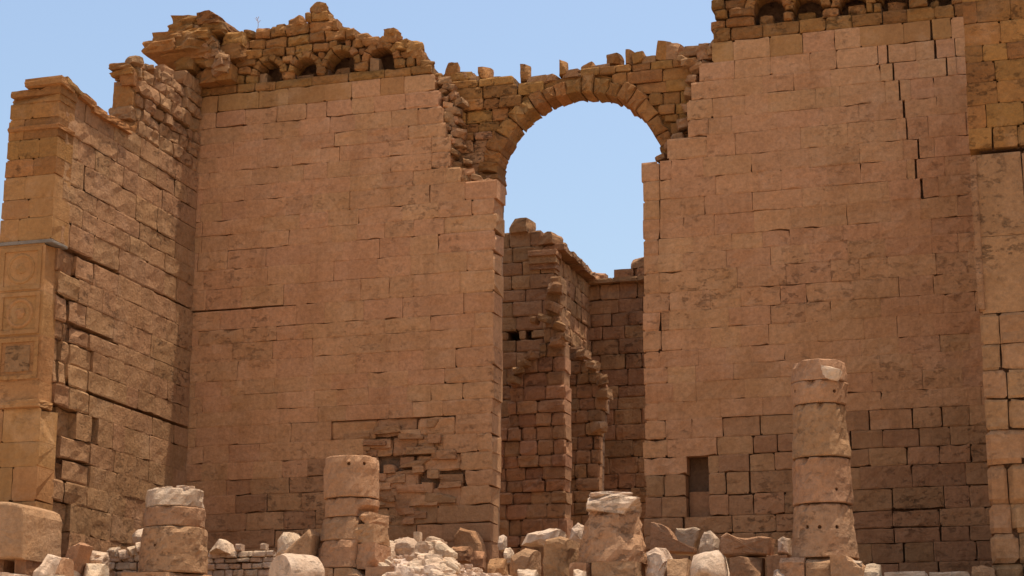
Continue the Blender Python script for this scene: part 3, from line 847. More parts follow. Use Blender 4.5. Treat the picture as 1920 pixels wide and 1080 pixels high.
slab(lw, 'pillar_stone', -15.8, -14.02, -10.12, -9.3, 4.72, 4.95, 'anta', 0.04)

# ------------------------------------------------------------------ right pillar
ra_ = thing('anta_wall', 'tall stone pillar end at the right edge with a dark horizontal slot', 'wall', (15.5, -9, FLOOR))
rp = random.Random(41)
polyr = [(13.72, -1.6), (17.2, -1.6), (17.2, 16.5), (13.8, 16.5)]
def rstyle(u, v, rng):
    gold = v > 10.3
    if v < 2.7:
        return dict(gap=gap_fn(rng, (0.006, 0.015), (0.015, 0.03), 0.3), rough=0.14, round=0.09, proud=lambda: rng.uniform(-0.05, 0.05), mat='ragged', chip=0.3, thick=1.1, freq=1.0)
    if v < 5.8:
        return dict(gap=gap_fn(rng, (0.006, 0.015), (0.015, 0.04), 0.3), rough=0.06, round=0.03, proud=lambda: rng.uniform(-0.04, 0.04), mat='ragged', chip=0.2, thick=1.1)
    return dict(gap=gap_fn(rng, (0.002, 0.008), (0.01, 0.03), 0.3), rough=0.03, round=0.012, proud=lambda: rng.uniform(-0.012, 0.015), mat='golden' if gold else 'ragged', chip=0.08, thick=1.1)
masonry(ra_, FP, polyr[:2] + [(17.2, 5.8), (13.8, 5.8)], mk_courses(-1.6, 5.8, 0.62, 0.95, rp, fixed=(2.7,)), (0.6, 1.1), rstyle, rng=rp, core=(0.3, 1.4), core_inset=(0.25, 0.1), name='pillar_stone', core_name='pillar_core')
masonry(ra_, FP, [(13.82, 5.8), (17.2, 5.8), (17.2, 10.2), (13.82, 10.2)], [5.805, 7.9, 10.19], (1.7, 2.3), rstyle, rng=rp, core=(0.3, 1.4), core_inset=(0.25, 0.1), name='shaft_stone', core_name='pillar_core')
masonry(ra_, FP, [(13.78, 10.35), (17.2, 10.35), (17.2, 16.5), (13.84, 16.5)], mk_courses(10.36, 16.5, 0.5, 0.72, rp), (0.6, 1.2), rstyle, rng=rp, core=(0.3, 1.4), core_inset=(0.25, 0.1), name='pillar_stone', core_name='pillar_core')
slab(ra_, 'pillar_moulding', 13.78, 14.0, -10.09, -9.5, 5.9, 10.15, 'ragged', 0.02)
vs, fs = [], []
boxv(vs, fs, 14.1, 17.1, -9.4, -8.8, 10.0, 10.6); boxv(vs, fs, 14.25, 17.2, -8.85, 0.6, -1.5, 16.4)
mesh_obj('wall_core', vs, fs, 'core', ra_)

FRI = Frame((13.92, 0, 0), (0, 1, 0), (-1, 0, 0))
masonry(ra_, FRI, [(-9.0, -1.3), (-0.05, -1.3), (-0.05, 16.4), (-9.0, 16.4)], mk_courses(-1.3, 16.4, 0.6, 0.85, rp), (0.8, 1.8), rough_style('ragged', 0.04, (0.001, 0.008), proud=0.02, rnd=0.01, chip=0.1, name='inner_face_stone'), rng=rp, core=(0.3, 0.5), core_name='inner_face_core')

# ------------------------------------------------------------------ walls inside, seen through the doorway
iw = thing('inner_wall', 'dark inner wall with two small square windows seen through the doorway', 'wall', (-5.5, 13, GROUND))
ri = random.Random(51)
FI = Frame((0, 12.0, 0), (1, 0, 0), (0, -1, 0))
poly = [(-9.5, -0.9), (-3.86, -0.9), (-3.84, 14.4), (-4.35, 14.7), (-4.45, 15.1), (-4.9, 15.4), (-5.8, 15.5), (-6.6, 15.2), (-9.5, 15.0)]
wa = [at_y(952, 638, 12), at_y(972, 620, 12), at_y(985, 638, 12), at_y(996, 620, 12)]
holes = [Rect(wa[0].x, wa[1].x, wa[0].z, wa[1].z), Rect(wa[2].x, wa[3].x, wa[2].z, wa[3].z)]
crs = mk_courses(-0.9, 15.9, 0.5, 0.7, ri, fixed=(wa[0].z, wa[1].z))
masonry(iw, FI, poly, crs, (0.7, 1.3), rough_style('brown', 0.06, (0.004, 0.02), proud=0.03), rng=ri, holes=holes, core=(0.3, 1.4), deep=(1.4, 2.0), core_inset=(0.1, 0.3), end_thick=(None, 1.0))
FS = Frame((-3.84, 0, 0), (0, 1, 0), (1, 0, 0))
masonry(iw, FS, [(13.0, -0.9), (18.3, -0.9), (18.3, 14.3), (13.0, 14.3)], mk_courses(-0.9, 14.3, 0.5, 0.7, ri), (0.6, 1.2), rough_style('brown', 0.07, (0.004, 0.02), proud=0.04, name='return_stone'), rng=ri, core=(0.3, 1.4), core_inset=(0.0, 0.0), core_name='return_core')
for k in range(9):
    y = 12.0 + k * 0.66
    block('cornice_stone', iw, (-3.9 + ri.uniform(-.03, .05), y + 0.3, 14.48 + ri.uniform(-.03, .03)), (0.95, 0.62, 0.24), 'brown', 0, 0.06, 0.06, 1, 3)
for (x, y, z, s) in ((-4.1, 12.3, 14.9, .7), (-4.1, 13.4, 14.85, .6), (-4.05, 16.2, 14.8, .6), (-4.0, 17.3, 14.75, .6), (-5.3, 12.3, 15.5, .8), (-4.3, 14.6, 14.72, .5)):
    block('cap_stone', iw, (x, y, z), (s, s * 1.3, s * 0.75), 'brown', ri.uniform(-.3, .3), 0.1, 0.1, 2, 3)
for (z0, z1, e) in ((13.6, 13.85, 0.10), (13.83, 14.15, 0.2), (14.13, 14.36, 0.3)):   # capital of the corner pilaster
    slab(iw, 'capital_stone', -4.9, -3.8 + e * 0.3, 12.0 - e, 12.6, z0, z1, 'brown', 0.05)

bw = thing('inner_wall', 'far back wall with stepped top stones seen deep inside the doorway', 'wall', (0, 18, GROUND))
FB = Frame((0, 17.6, 0), (1, 0, 0), (0, -1, 0))
poly = [(-4.3, -0.9), (5.0, -0.9), (5.0, 14.2), (-4.3, 14.2)]
masonry(bw, FB, poly, mk_courses(-0.9, 14.2, 0.5, 0.75, ri), (0.7, 1.4), rough_style('brown', 0.09, (0.004, 0.022), proud=0.05, rnd=0.02), rng=ri, core=(0.3, 1.4))
for k in range(7):
    block('cornice_stone', bw, (-3.3 + k * 1.1, 17.75, 14.3), (1.08, 0.9, 0.2), 'brown', 0, 0.05, 0.05, 1, 3)
for (x0, x1, z0, z1) in ((-2.75, -1.9, 14.4, 14.85), (-1.88, -1.0, 14.4, 14.85), (-0.98, 0.0, 14.4, 14.85), (-2.0, -1.2, 14.86, 15.35), (-1.18, -0.2, 14.86, 15.35), (-3.75, -3.2, 14.4, 14.8)):
    slab(bw, 'cap_stone', x0, x1, 17.7, 18.5, z0, z1, 'brown', 0.04)

pb = thing('inner_pier', 'red sandstone pier with a jagged spine inside the doorway', 'pier', (-3.3, 8, GROUND))
FBp = Frame((0, 7.0, 0), (1, 0, 0), (0, -1, 0))
spine = pts_y([(955, 735), (958, 705), (972, 690), (985, 680), (995, 665), (1008, 660), (1015, 640), (1022, 612), (1024, 590), (1020, 570), (1026, 545), (1034, 528), (1052, 530), (1054, 560), (1050, 580), (1058, 620), (1054, 650)], 7)
poly = [(-2.08, -0.9)] + [(-4.9, -0.9), (-4.9, 6.0), (-4.4, 6.4)] + spine + [(-2.1, 9.3)]
crs = mk_courses(-0.9, 12.0, 0.42, 0.62, ri)
def pier_style(u, v, rng):
    return dict(gap=gap_fn(rng, (0.004, 0.015), (0.015, 0.03), 0.3), rough=0.10, round=0.035, proud=lambda: rng.uniform(-0.10, 0.08), mat='red' if v < 9.2 + n3(u, v, 1, 1) else 'ragged', chip=0.18)
masonry(pb, FBp, poly, crs, (0.45, 0.9), pier_style, rng=ri, core=(0.3, 1.2), core_inset=(0.15, 0.15), end_thick=(None, 0.9))
for (x, y, s) in ((1040, 540, .5), (1036, 575, .45), (1048, 612, .4), (1045, 640, .45), (998, 668, .35), (985, 682, .35), (970, 695, .35), (966, 712, .35), (1024, 598, .35), (1056, 632, .3), (1000, 600, .28)):
    p = at_y(x, y, 6.9)
    block('broken_core_stone', pb, (p.x, 6.95, p.z), (s * 1.2, 0.7, s * .8), 'ragged', ri.uniform(-.4, .4), 0.15, 0.12, 3, 3, ri.uniform(-.4, .4))
pc = thing('inner_pier', 'low broken pier standing just behind the red sandstone pier', 'pier', (-2, 11, GROUND))
FC = Frame((0, 10.0, 0), (1, 0, 0), (0, -1, 0))
poly = pts_y([(1066, 660), (1082, 655), (1100, 668), (1112, 680), (1118, 700), (1134, 716), (1136, 745), (1126, 800), (1124, 900)], 10) + [(-1.58, -0.9), (-2.9, -0.9)]
masonry(pc, FC, poly, mk_courses(-0.9, 9.9, 0.4, 0.6, ri), (0.4, 0.8), rough_style('brown', 0.08, (0.004, 0.02), proud=0.06), rng=ri, core=(0.3, 1.2))
for (x, y) in ((1094, 664), (1112, 684), (1128, 714), (1132, 738), (1124, 800)):
    p = at_y(x, y, 9.95); s = ri.uniform(.3, .5)
    block('broken_core_stone', pc, (p.x, 10.0, p.z), (s * 1.1, 0.7, s * .9), 'ragged', ri.uniform(-.4, .4), 0.15, 0.14, 3, 3, ri.uniform(-.4, .4))

# ------------------------------------------------------------------ column stumps
def drum(name, parent, cx, cy, z0, z1, r0, r1, mat, seed, rough=0.03, cuts=(), bulge=0.0, seg=40, tilt=0.0, lipt=0.035, lipb=0.02):
    """One worn drum; cuts are (angle, distance, zlo, zhi): a flat break on that side."""
    rr = random.Random(seed)
    h = z1 - z0
    n = max(3, int(h / 0.16))
    zs = [0, 0.03] + [0.03 + (h - 0.07) * i / n for i in range(1, n)] + [h - 0.04, h]
    vs, fs = [], []
    m = len(zs)
    ox, oz = rr.uniform(0, 40), rr.uniform(0, 40)
    for i, z in enumerate(zs):
        t = z / h
        r = r0 + (r1 - r0) * t + bulge * math.sin(math.pi * t)
        if i == 0: r -= lipb
        if i == m - 1: r -= lipt
        for s in range(seg):
            a = 2 * math.pi * s / seg
            rad = r + rough * (n3(math.cos(a) * 1.3 + ox, math.sin(a) * 1.3, z * 1.2 + oz, 1.4) + 0.8 * n3(math.cos(a) * 2 + ox, math.sin(a) * 2, z * 2 + oz, 2.6) + 0.4 * n3(math.cos(a) * 3 + ox, math.sin(a) * 3, z * 3 + oz, 5.0))
            if i >= m - 2: rad -= max(0, n3(math.cos(a) * 2, oz, math.sin(a) * 2, 1.5)) * 0.28
            x, y = rad * math.cos(a), rad * math.sin(a)
            for (ca, dd, lo, hi) in cuts:
                if lo <= z0 + z <= hi:
                    e = x * math.cos(ca) + y * math.sin(ca) - dd - 0.05 * n3(z * 3, a * 3, seed, 1.0)
                    if e > 0: x -= math.cos(ca) * e; y -= math.sin(ca) * e
            vs.append((cx + x, cy + y, z0 + z + tilt * x + (0.02 * n3(a * 2, seed, 0, 1.5) if 0 < i < m - 1 else 0)))
    for i in range(m - 1):
        for s in range(seg):
            a = i * seg + s; b = i * seg + (s + 1) % seg
            fs.append((a, b, b + seg, a + seg))
    k = len(vs); vs.append((cx, cy, z0)); vs.append((cx, cy, z1 + rr.uniform(0.0, 0.04)))
    for s in range(seg):
        fs.append((k, (s + 1) % seg, s)); fs.append((k + 1, (m - 1) * seg + s, (m - 1) * seg + (s + 1) % seg))
    return mesh_obj(name, vs, fs, mat, parent)
to_cam = lambda x, y: Vector((CAM.x - x, CAM.y - y, 0)).normalized()
def face_pt(px, py, cx, cy, r):
    """where the line of sight meets a drum's skin"""
    d = _ray(px, py).normalized(); o = CAM - Vector((cx, cy, CAM.z))
    a = d.x ** 2 + d.y ** 2; b = o.x * d.x + o.y * d.y; c = o.x ** 2 + o.y ** 2 - r * r
    t = (-b - math.sqrt(max(0, b * b - a * c))) / a
    p = CAM + d * t
    return p, Vector((cx - p.x, cy - p.y, 0))

rc = random.Random(61)
CY = -9.0
# 1: low stump by the side wall
c1 = thing('column_stump', 'low column stump with a rubble cap, nearest the left side wall', 'column', (-9.87, CY, GROUND), group='column stumps across the temple porch')
d = drum('drum', c1, -9.87, CY, -0.36, 0.98, 1.0, 0.98, 'drum', 1, 0.045, cuts=[(0.15, 0.90, 0.45, 2)])
punch(d, [face_pt(289, 1022, -9.87, CY, 1.0)], 0.05)
drum('drum', c1, -9.9, CY, 1.0, 1.57, 0.90, 0.93, 'drum', 2, 0.045)
cap = drum('rubble_cap', c1, -9.9, CY, 1.59, 2.12, 0.86, 0.84, 'rock', 3, 0.07)
for k in range(16):
    a = rc.uniform(0, 6.28); r = rc.uniform(0, 0.62)
    block('cap_rubble', cap, (-9.9 + r * math.cos(a), CY + r * math.sin(a), 2.12 + rc.uniform(-.04, .05)), (rc.uniform(.2, .45), rc.uniform(.2, .4), rc.uniform(.12, .24)), 'rock', rc.uniform(0, 3), 0.3, 0.14, 2, 3)
block('base_block', c1, (-9.9, CY, -0.80), (2.3, 2.2, 0.86), 'drum', 0.1, 0.05, 0.05, 1, 5)

# 2: second stump, its right side broken
c2 = thing('column_stump', 'column stump with a grey streaked top drum and a fractured right side', 'column', (-4.2, CY, GROUND), group='column stumps across the temple porch')
d = drum('drum', c2, -4.27, CY, 1.66, 2.86, 0.80, 0.80, 'drum', 11, 0.045)
punch(d, [face_pt(654, 869, -4.27, CY, 0.8), face_pt(683, 869, -4.27, CY, 0.8)], 0.055)
CUT = [(-0.25, 0.62, -1, 2)]
drum('drum', c2, -4.25, CY, 1.10, 1.63, 0.80, 0.78, 'drum', 12, 0.045, cuts=[(-0.25, 0.55, 1.0, 1.36)])
drum('drum', c2, -4.22, CY, 0.42, 1.09, 0.92, 0.82, 'drum', 13, 0.045, cuts=CUT)
d = drum('drum', c2, -4.2, CY, -0.38, 0.41, 1.04, 0.95, 'drum', 14, 0.045, cuts=CUT)
for (x0, x1, y0, y1) in ((690, 709, 963, 985), (686, 714, 985, 1020), (690, 715, 1021, 1069)):
    a = at_y(x0, y1, CY - 0.35); b = at_y(x1, y0, CY - 0.35)
    block('broken_drum_piece', c2, ((a.x + b.x) / 2 - 0.08, CY - 0.2, (a.z + b.z) / 2), (b.x - a.x + 0.16, 1.25, b.z - a.z + 0.02), 'drum', rc.uniform(-.15, .15), 0.08, 0.09, 2, 6)
for x0 in (-5.3, -4.35, -3.4):
    block('base_block', c2, (x0 + 0.45, CY, -0.82), (0.93, 2.1, 0.86), 'drum', 0, 0.05, 0.05, 1, 4)

# 3: collapsed stump in front of the doorway
c3 = thing('column_stump', 'eroded column stump under a tilted pale slab in front of the doorway', 'column', (3.5, CY, GROUND), group='column stumps across the temple porch')
drum('drum', c3, 3.52, CY, -0.44, 1.02, 0.97, 0.68, 'drum', 21, 0.10, cuts=[(-0.6, 0.72, 0.3, 2), (-2.6, 0.80, 0.5, 2)], bulge=0.03)
v, f = rock_mesh((3.58, CY, 1.20), (1.5, 1.5, 0.56), 0.2, 411, 0.18, 0.10, 3, 0.16, 6)
mesh_obj('tilted_slab', v, f, 'rock', c3)
v, f = rock_mesh((3.45, CY, 1.43), (1.15, 1.2, 0.22), 0.3, 412, 0.2, 0.14, 2, 0.03, 5)
mesh_obj('tilted_slab', v, f, 'rock', c3)
for (x0, x1) in ((2.55, 3.15), (3.17, 4.4)):
    block('base_block', c3, ((x0 + x1) / 2, CY - 0.1, -0.86), (x1 - x0, 2.0, 0.84), 'drum', 0, 0.06, 0.06, 1, 4)

# 4: the tallest stump
c4 = thing('column_stump', 'tallest column stump of five stacked drums, before the right wall', 'column', (9.36, CY, GROUND), group='column stumps across the temple porch')
d = drum('drum', c4, 9.34, CY, -0.45, 0.98, 0.90, 0.76, 'drum', 31, 0.045, lipt=0.05)
punch(d, [face_pt(x, 988, 9.34, CY, 0.82) for x in (1513, 1537, 1569)], 0.055)
d = drum('drum', c4, 9.36, CY, 1.01, 2.23, 0.80, 0.78, 'drum', 32, 0.045, lipt=0.05)
punch(d, [face_pt(1569, 917, 9.36, CY, 0.79)], 0.05)
drum('drum', c4, 9.37, CY, 2.26, 3.70, 0.79, 0.70, 'drum', 33, 0.045, cuts=[(-0.2, 0.66, 2.7, 3.8)], lipt=0.04)
d = drum('drum', c4, 9.38, CY, 3.72, 4.32, 0.72, 0.79, 'drum', 34, 0.045, lipt=0.03)
punch(d, [face_pt(x, 733, 9.38, CY, 0.76) for x in (1490, 1565)], 0.05)
drum('drum', c4, 9.38, CY, 4.335, 4.93, 0.77, 0.70, 'drum', 35, 0.045, cuts=[], lipt=0.10)
v, f = rock_mesh((9.75, CY - 0.62, 4.50), (0.62, 0.3, 0.34), -0.15, 415, 0.35, 0.12, 2, 0.3, 4)
mesh_obj('broken_edge', v, f, 'rock', c4)
for (x0, x1, dy) in ((8.30, 8.95, 0.0), (8.97, 9.62, 0.12), (9.64, 10.4, -0.05)):
    block('base_block', c4, ((x0 + x1) / 2, CY - 0.2 + dy, -0.86), (x1 - x0, 2.0, 0.84), 'drum', 0, 0.05, 0.05, 1, 5)

# ------------------------------------------------------------------ fallen blocks and boulders
def fallen(name, label, cat, x0, x1, y0, y1, Y, depth, mat='rock', roundness=0.2, rough=0.09, cuts=3, rotz=0.0, tilt=0.0, n=6, group='fallen stones before the temple', smooth=False, tiltx=0.0):
    a = at_y(x0, y1, Y); b = at_y(x1, y0, Y)
    b.x -= min(0.4 * (b.x - a.x), max(0.0, (CAM.x - a.x) * depth / (Y + depth - CAM.y)))
    zb = min(a.z, terrain((a.x + b.x) / 2, Y) - 0.05) if y1 >= 1074 else a.z
    SEED[0] += 1
    v, f = rock_mesh(((a.x + b.x) / 2, Y + depth / 2, (zb + b.z) / 2), (b.x - a.x, depth, b.z - zb), rotz, SEED[0], roundness, rough, cuts, tilt, n, tiltx, 0.26 if cuts > 1 else 0.0)
    return tag(mesh_obj(name, v, f, mat, None, smooth), label, cat, group)
FB1 = [
 ('stone_block', 'grey block under the left end of the large squared block', 'block', -50, 24, 1036, 1082, -12.1, 1.8, 'drum', .06, .05, 1, 0, 0),
 ('stone_block', 'dark block in the middle under the large squared block', 'block', 26, 62, 1037, 1082, -12.0, 1.6, 'brown', .08, .06, 1, 0, 0),
 ('broken_rock', 'chipped pale rock under the right end of the large squared block', 'rock', 58, 100, 1036, 1082, -12.2, 1.5, 'rock', .2, .10, 3, 0, 0),
 ('stone_block', 'small narrow upright block right of the chipped pale rock, bottom left', 'block', 101, 122, 1044, 1082, -12.0, .8, 'drum', .1, .06, 2, 0, 0),
 ('flat_slab', 'pale flat slab along the bottom edge, leftmost of two', 'slab', -40, 52, 1071, 1090, -13.6, 1.4, 'rock', .1, .06, 1, 0, 0),
 ('flat_slab', 'pale flat slab along the bottom edge, second from the left corner', 'slab', 76, 126, 1076, 1090, -13.2, 1.2, 'rock', .1, .06, 1, 0, 0),
 ('leaning_slab', 'brown slab with a sloping top leaning behind the large squared block', 'slab', 112, 152, 1014, 1082, -10.6, .8, 'drum', .1, .06, 1, 0, .28),
 ('broken_rock', 'pale lumpy rock between the large squared block and the low rubble wall', 'rock', 156, 204, 1030, 1060, -9.6, .9, 'rock', .2, .12, 3, .2, 0),
 ('stone_block', 'pale squarish block below the lumpy rock, left of the first column', 'block', 146, 200, 1054, 1084, -10.4, .9, 'rock', .1, .08, 2, 0, 0),
 ('broken_rock', 'small pale rock beside the pale squarish block, bottom left', 'rock', 122, 148, 1056, 1084, -10.6, .7, 'rock', .3, .12, 3, 0, 0),
 ('boulder', 'rounded boulder peeking out behind the left side of the first column', 'boulder', 244, 284, 988, 1024, -7.2, .9, 'rock', .6, .08, 2, 0, 0),
 ('stone_block', 'small square stone standing up on the rubble heap', 'block', 774, 793, 996, 1018, -6.6, .35, 'rock', .12, .06, 1, .1, 0),
 ('stone_block', 'flat pale block on the rubble heap beneath the small square stone', 'block', 762, 800, 1019, 1046, -7.0, .6, 'rock', .1, .08, 1, 0, 0),
 ('stone_block', 'tilted pale block at the right of the rubble heap', 'block', 794, 836, 1008, 1048, -6.6, .7, 'rock', .12, .08, 2, 0, .22),
 ('stone_block', 'upright narrow block in the middle of the rubble heap', 'block', 800, 818, 1030, 1062, -7.6, .5, 'rock', .12, .08, 2, 0, 0),
 ('stone_block', 'shaded grey block at the foot of the left wall', 'block', 846, 888, 1022, 1052, -3.2, .8, 'brown', .1, .08, 2, 0, 0),
 ('stone_block', 'second shaded block at the wall foot, nearer the doorway', 'block', 876, 916, 1030, 1064, -3.6, .9, 'brown', .12, .08, 2, .2, 0),
 ('broken_rock', 'bright upright rock beside the left door jamb', 'rock', 933, 950, 1002, 1032, -2.4, .5, 'rock', .3, .12, 3, 0, 0),
 ('broken_rock', 'grey shaded rock low in the gap before the doorway', 'rock', 912, 958, 1044, 1080, -5.5, .9, 'brown', .3, .12, 3, 0, 0),
 ('broken_rock', 'small bright rock on the left side of the doorway gap', 'rock', 944, 962, 1026, 1056, -4.0, .6, 'rock', .35, .14, 3, 0, 0),
 ('broken_rock', 'low pale stone at the bottom edge between big block and third column', 'rock', 1072, 1096, 1066, 1090, -11.0, .8, 'rock', .25, .1, 2, 0, 0),
 ('flat_slab', 'low pale slab on the bottom edge before the wedge block', 'slab', 968, 1016, 1064, 1090, -9.8, .9, 'rock', .12, .1, 2, 0, 0),
 ('stone_block', 'flat topped low block between rough rock and bright boulder', 'block', 1250, 1298, 1045, 1088, -10.0, .9, 'drum', .06, .05, 1, 0, 0),
 ('stone_block', 'pale block supporting the long fallen beam on its left', 'block', 1368, 1436, 1042, 1086, -8.0, .9, 'drum', .06, .06, 1, 0, 0),
 ('stone_block', 'block supporting the long beam next to the tallest column', 'block', 1438, 1484, 1039, 1086, -8.0, .9, 'drum', .06, .06, 1, 0, 0),
 ('broken_rock', 'little pale rock at the bottom edge left of the tallest column', 'rock', 1446, 1476, 1066, 1090, -10.4, .7, 'rock', .3, .12, 3, 0, 0),
 ('broken_rock', 'pale slab resting against the right foot of the tallest column', 'rock', 1582, 1618, 1048, 1066, -9.9, .7, 'rock', .2, .12, 3, 0, .08),
 ('broken_rock', 'small bright rock right of the tallest column base', 'rock', 1614, 1654, 1055, 1086, -9.4, .7, 'rock', .3, .10, 3, 0, 0),
 ('flat_slab', 'thin pale kerb slab on the bottom edge right of the tallest column', 'slab', 1656, 1742, 1070, 1090, -10.4, .9, 'rock', .1, .10, 1, 0, 0),
 ('flat_slab', 'thin pale kerb slab on the bottom edge next to the right pillar', 'slab', 1744, 1824, 1071, 1090, -10.4, .9, 'rock', .1, .10, 1, 0, 0),
 ('boulder', 'brown boulder against the foot of the right pillar', 'boulder', 1822, 1866, 1058, 1100, -10.6, .9, 'drum', .3, .08, 2, 0, 0),
]
for (nm, lab, cat, x0, x1, y0, y1, Y, dp, mat, rd, rg, ct, rz, tl) in FB1:
    fallen(nm, lab, cat, x0, x1, y0, y1, Y, dp, mat, rd, rg, ct, rz, tl)
def lump(name, label, cat, outline, Y, depth, mat, cham, rough=0.03, rings=3):
    """A fallen block: the outline it shows, real depth, edges worn round by 'cham'."""
    SEED[0] += 1
    rr = random.Random(SEED[0])
    pts = pts_y(outline, Y)
    u0 = min(p[0] for p in pts); wd = max(p[0] for p in pts) - u0
    sh = min(0.5 * wd, max(0.0, (CAM.x - u0) * depth / (Y + depth - CAM.y)))
    pts = [(u0 + (u - u0) * (wd - sh) / wd, v) for u, v in pts]
    gz = terrain(sum(p[0] for p in pts) / len(pts), Y + depth / 2) - 0.06
    if max(q[1] for q in outline) >= 1074:
        lo = min(p[1] for p in pts) + 0.02
        pts = [(u, gz if v <= lo else v) for u, v in pts]
    ring = []
    for i in range(len(pts)):
        a, b = Vector(pts[i]), Vector(pts[(i + 1) % len(pts)])
        k = max(1, min(5, int((b - a).length / 0.22)))
        for t in range(k): ring.append(a.lerp(b, t / k))
    m = len(ring)
    c = Vector((sum(p.x for p in ring) / m, sum(p.y for p in ring) / m))
    F = Frame((0, Y, 0), (1, 0, 0), (0, -1, 0))
    vs, fs = [], []
    prof = [(0.0, 0.0)] + [(math.sin(math.pi / 2 * k / rings), 1 - math.cos(math.pi / 2 * k / rings)) for k in range(1, rings + 1)]   # (depth, out) from face to side
    def put(p, inset, d):
        l = (c - p).length or 1
        k = min(inset, l * 0.75)
        q = p + (c - p) / l * k
        w = F.P(q.x, q.y, d)
        nz = rough * (n3(w.x, w.y, w.z, 2.2) * 1.6 + n3(w.x + 9, w.y, w.z, 5.5) * 0.9)
        q2 = q + (q - c) / l * nz
        vs.append(F.P(q2.x, q2.y, d - nz))
    levels = [(cham * (1 - math.sin(math.pi / 2 * k / rings)), cham * 1.3 * (1 - math.cos(math.pi / 2 * k / rings))) for k in range(rings + 1)]
    back = [(0.0, depth * 0.5), (0.0, depth - cham * 0.8), (cham * 0.6, depth)]
    for ins, d in levels + back:
        for p in ring: put(p, ins, d)
    L = len(levels) + len(back)
    inner = len(vs)
    for p in ring: put(p, max(cham * 1.0, 0.12) + (c - p).length * 0.45, -0.01)
    cf_ = len(vs); vs.append(F.P(c.x, c.y, -rough * 0.5)); cb_ = len(vs); vs.append(F.P(c.x, c.y, depth))
    for i in range(m):
        j = (i + 1) % m
        fs.append((cf_, inner + i, inner + j)); fs.append((inner + i, i, j, inner + j))
        for k in range(L - 1):
            fs.append((k * m + i, (k + 1) * m + i, (k + 1) * m + j, k * m + j))
        fs.append((cb_, (L - 1) * m + j, (L - 1) * m + i))
    area = sum(ring[i].x * ring[(i + 1) % m].y - ring[(i + 1) % m].x * ring[i].y for i in range(m))
    if (area < 0) != F.flip: fs = [tuple(reversed(f)) for f in fs]
    return tag(mesh_obj(name, vs, fs, mat, None, cham > 0.3), label, cat, 'fallen stones before the temple')
lump('squared_block', 'large smooth squared block at the bottom left corner', 'block', [(-60, 1046), (-60, 939), (40, 938), (95, 940), (115, 946), (123, 960), (122, 1046)], -12.2, 2.2, 'drum', 0.10, 0.02)
lump('boulder', 'pale domed boulder lying on the low dry stone wall', 'boulder', [(386, 1036), (396, 1019), (418, 1009), (440, 1015), (450, 1036)], -6.3, 0.9, 'rock', 0.26, 0.05)
lump('boulder', 'rounded pale boulder behind the leaning slab, left of the second column', 'boulder', [(510, 1046), (518, 1012), (538, 996), (556, 996), (574, 1010), (580, 1046)], -8.3, 1.1, 'rock', 0.3, 0.05)
lump('leaning_slab', 'grey brown slab with a slanted top leaning on the second column', 'slab', [(528, 1086), (524, 1044), (560, 1013), (596, 991), (607, 1003), (607, 1086)], -9.9, 0.9, 'drum', 0.10, 0.04)
lump('boulder', 'large rounded stone at the broken foot of the left door jamb', 'boulder', [(846, 1040), (850, 1004), (866, 990), (895, 993), (914, 1018), (916, 1040)], -1.2, 0.9, 'brown', 0.12, 0.05)
lump('wedge_block', 'wedge shaped block with a sloping lit top left of the big block', 'block', [(950, 1080), (956, 1042), (986, 1025), (1018, 1031), (1019, 1080)], -6.6, 1.1, 'drum', 0.24, 0.04)
lump('stone_block', 'big warm block with a bright flat top before the doorway', 'block', [(1015, 1090), (1016, 1022), (1024, 1010), (1062, 1004), (1089, 1010), (1094, 1026), (1092, 1090)], -9.3, 1.5, 'drum', 0.2, 0.05)
lump('flat_slab', 'pale flat slab lying in the doorway behind the big warm block', 'slab', [(978, 1020), (984, 999), (1006, 991), (1040, 988), (1064, 992), (1064, 1020)], -3.8, 1.2, 'rock', 0.24, 0.07)
lump('broken_rock', 'pale pitted rock in the doorway touching the third column', 'rock', [(1064, 1016), (1073, 990), (1088, 979), (1104, 982), (1106, 1016)], -4.6, 0.9, 'rock', 0.24, 0.07)
lump('broken_rock', 'rough pale rock touching the right foot of the third column', 'rock', [(1208, 1078), (1213, 1040), (1232, 1025), (1253, 1028), (1264, 1048), (1256, 1078)], -9.7, 0.9, 'rock', 0.18, 0.09)
lump('stone_block', 'cream block leaning behind the curved slab at the right wall foot', 'block', [(1262, 1036), (1268, 990), (1308, 987), (1322, 993), (1312, 1022), (1306, 1036)], -5.2, 0.8, 'rock', 0.08, 0.03)
lump('boulder', 'bright rounded boulder at the bottom edge right of the third column', 'boulder', [(1281, 1090), (1284, 1060), (1297, 1038), (1322, 1026), (1348, 1026), (1367, 1042), (1377, 1068), (1378, 1090)], -11.6, 1.5, 'rock', 0.62, 0.05, 5)
lump('stone_block', 'rough upright end block at the left of the long fallen beam', 'block', [(1311, 1044), (1313, 1012), (1322, 996), (1338, 995), (1352, 1006), (1350, 1044)], -7.7, 0.9, 'rock', 0.13, 0.06)
lump('stone_beam', 'long fallen stone beam lying left of the tallest column', 'block', [(1346, 1041), (1347, 1004), (1364, 999), (1384, 1007), (1404, 1010), (1436, 1004), (1455, 1007), (1456, 1041)], -7.8, 0.8, 'drum', 0.12, 0.05)
lump('stone_block', 'small squarish block between long beam and tallest column', 'block', [(1457, 1038), (1458, 1011), (1471, 1005), (1486, 1009), (1487, 1038)], -7.8, 0.8, 'rock', 0.10, 0.05)
# curved broken slab
FQ = Frame((0, -6.2, 0), (1, 0, 0), (0, -1, 0))
ob = prism('curved_slab', FQ, pts_y([(1218, 1034), (1219, 979), (1232, 980), (1246, 986), (1256, 996), (1264, 1008), (1272, 1020), (1300, 1026), (1300, 1036)], -6.2), 0, 0.5, 'drum', None, 0.02, 0.03)
tag(ob, 'curved broken slab standing on edge right of the third column', 'slab', 'fallen stones before the temple')
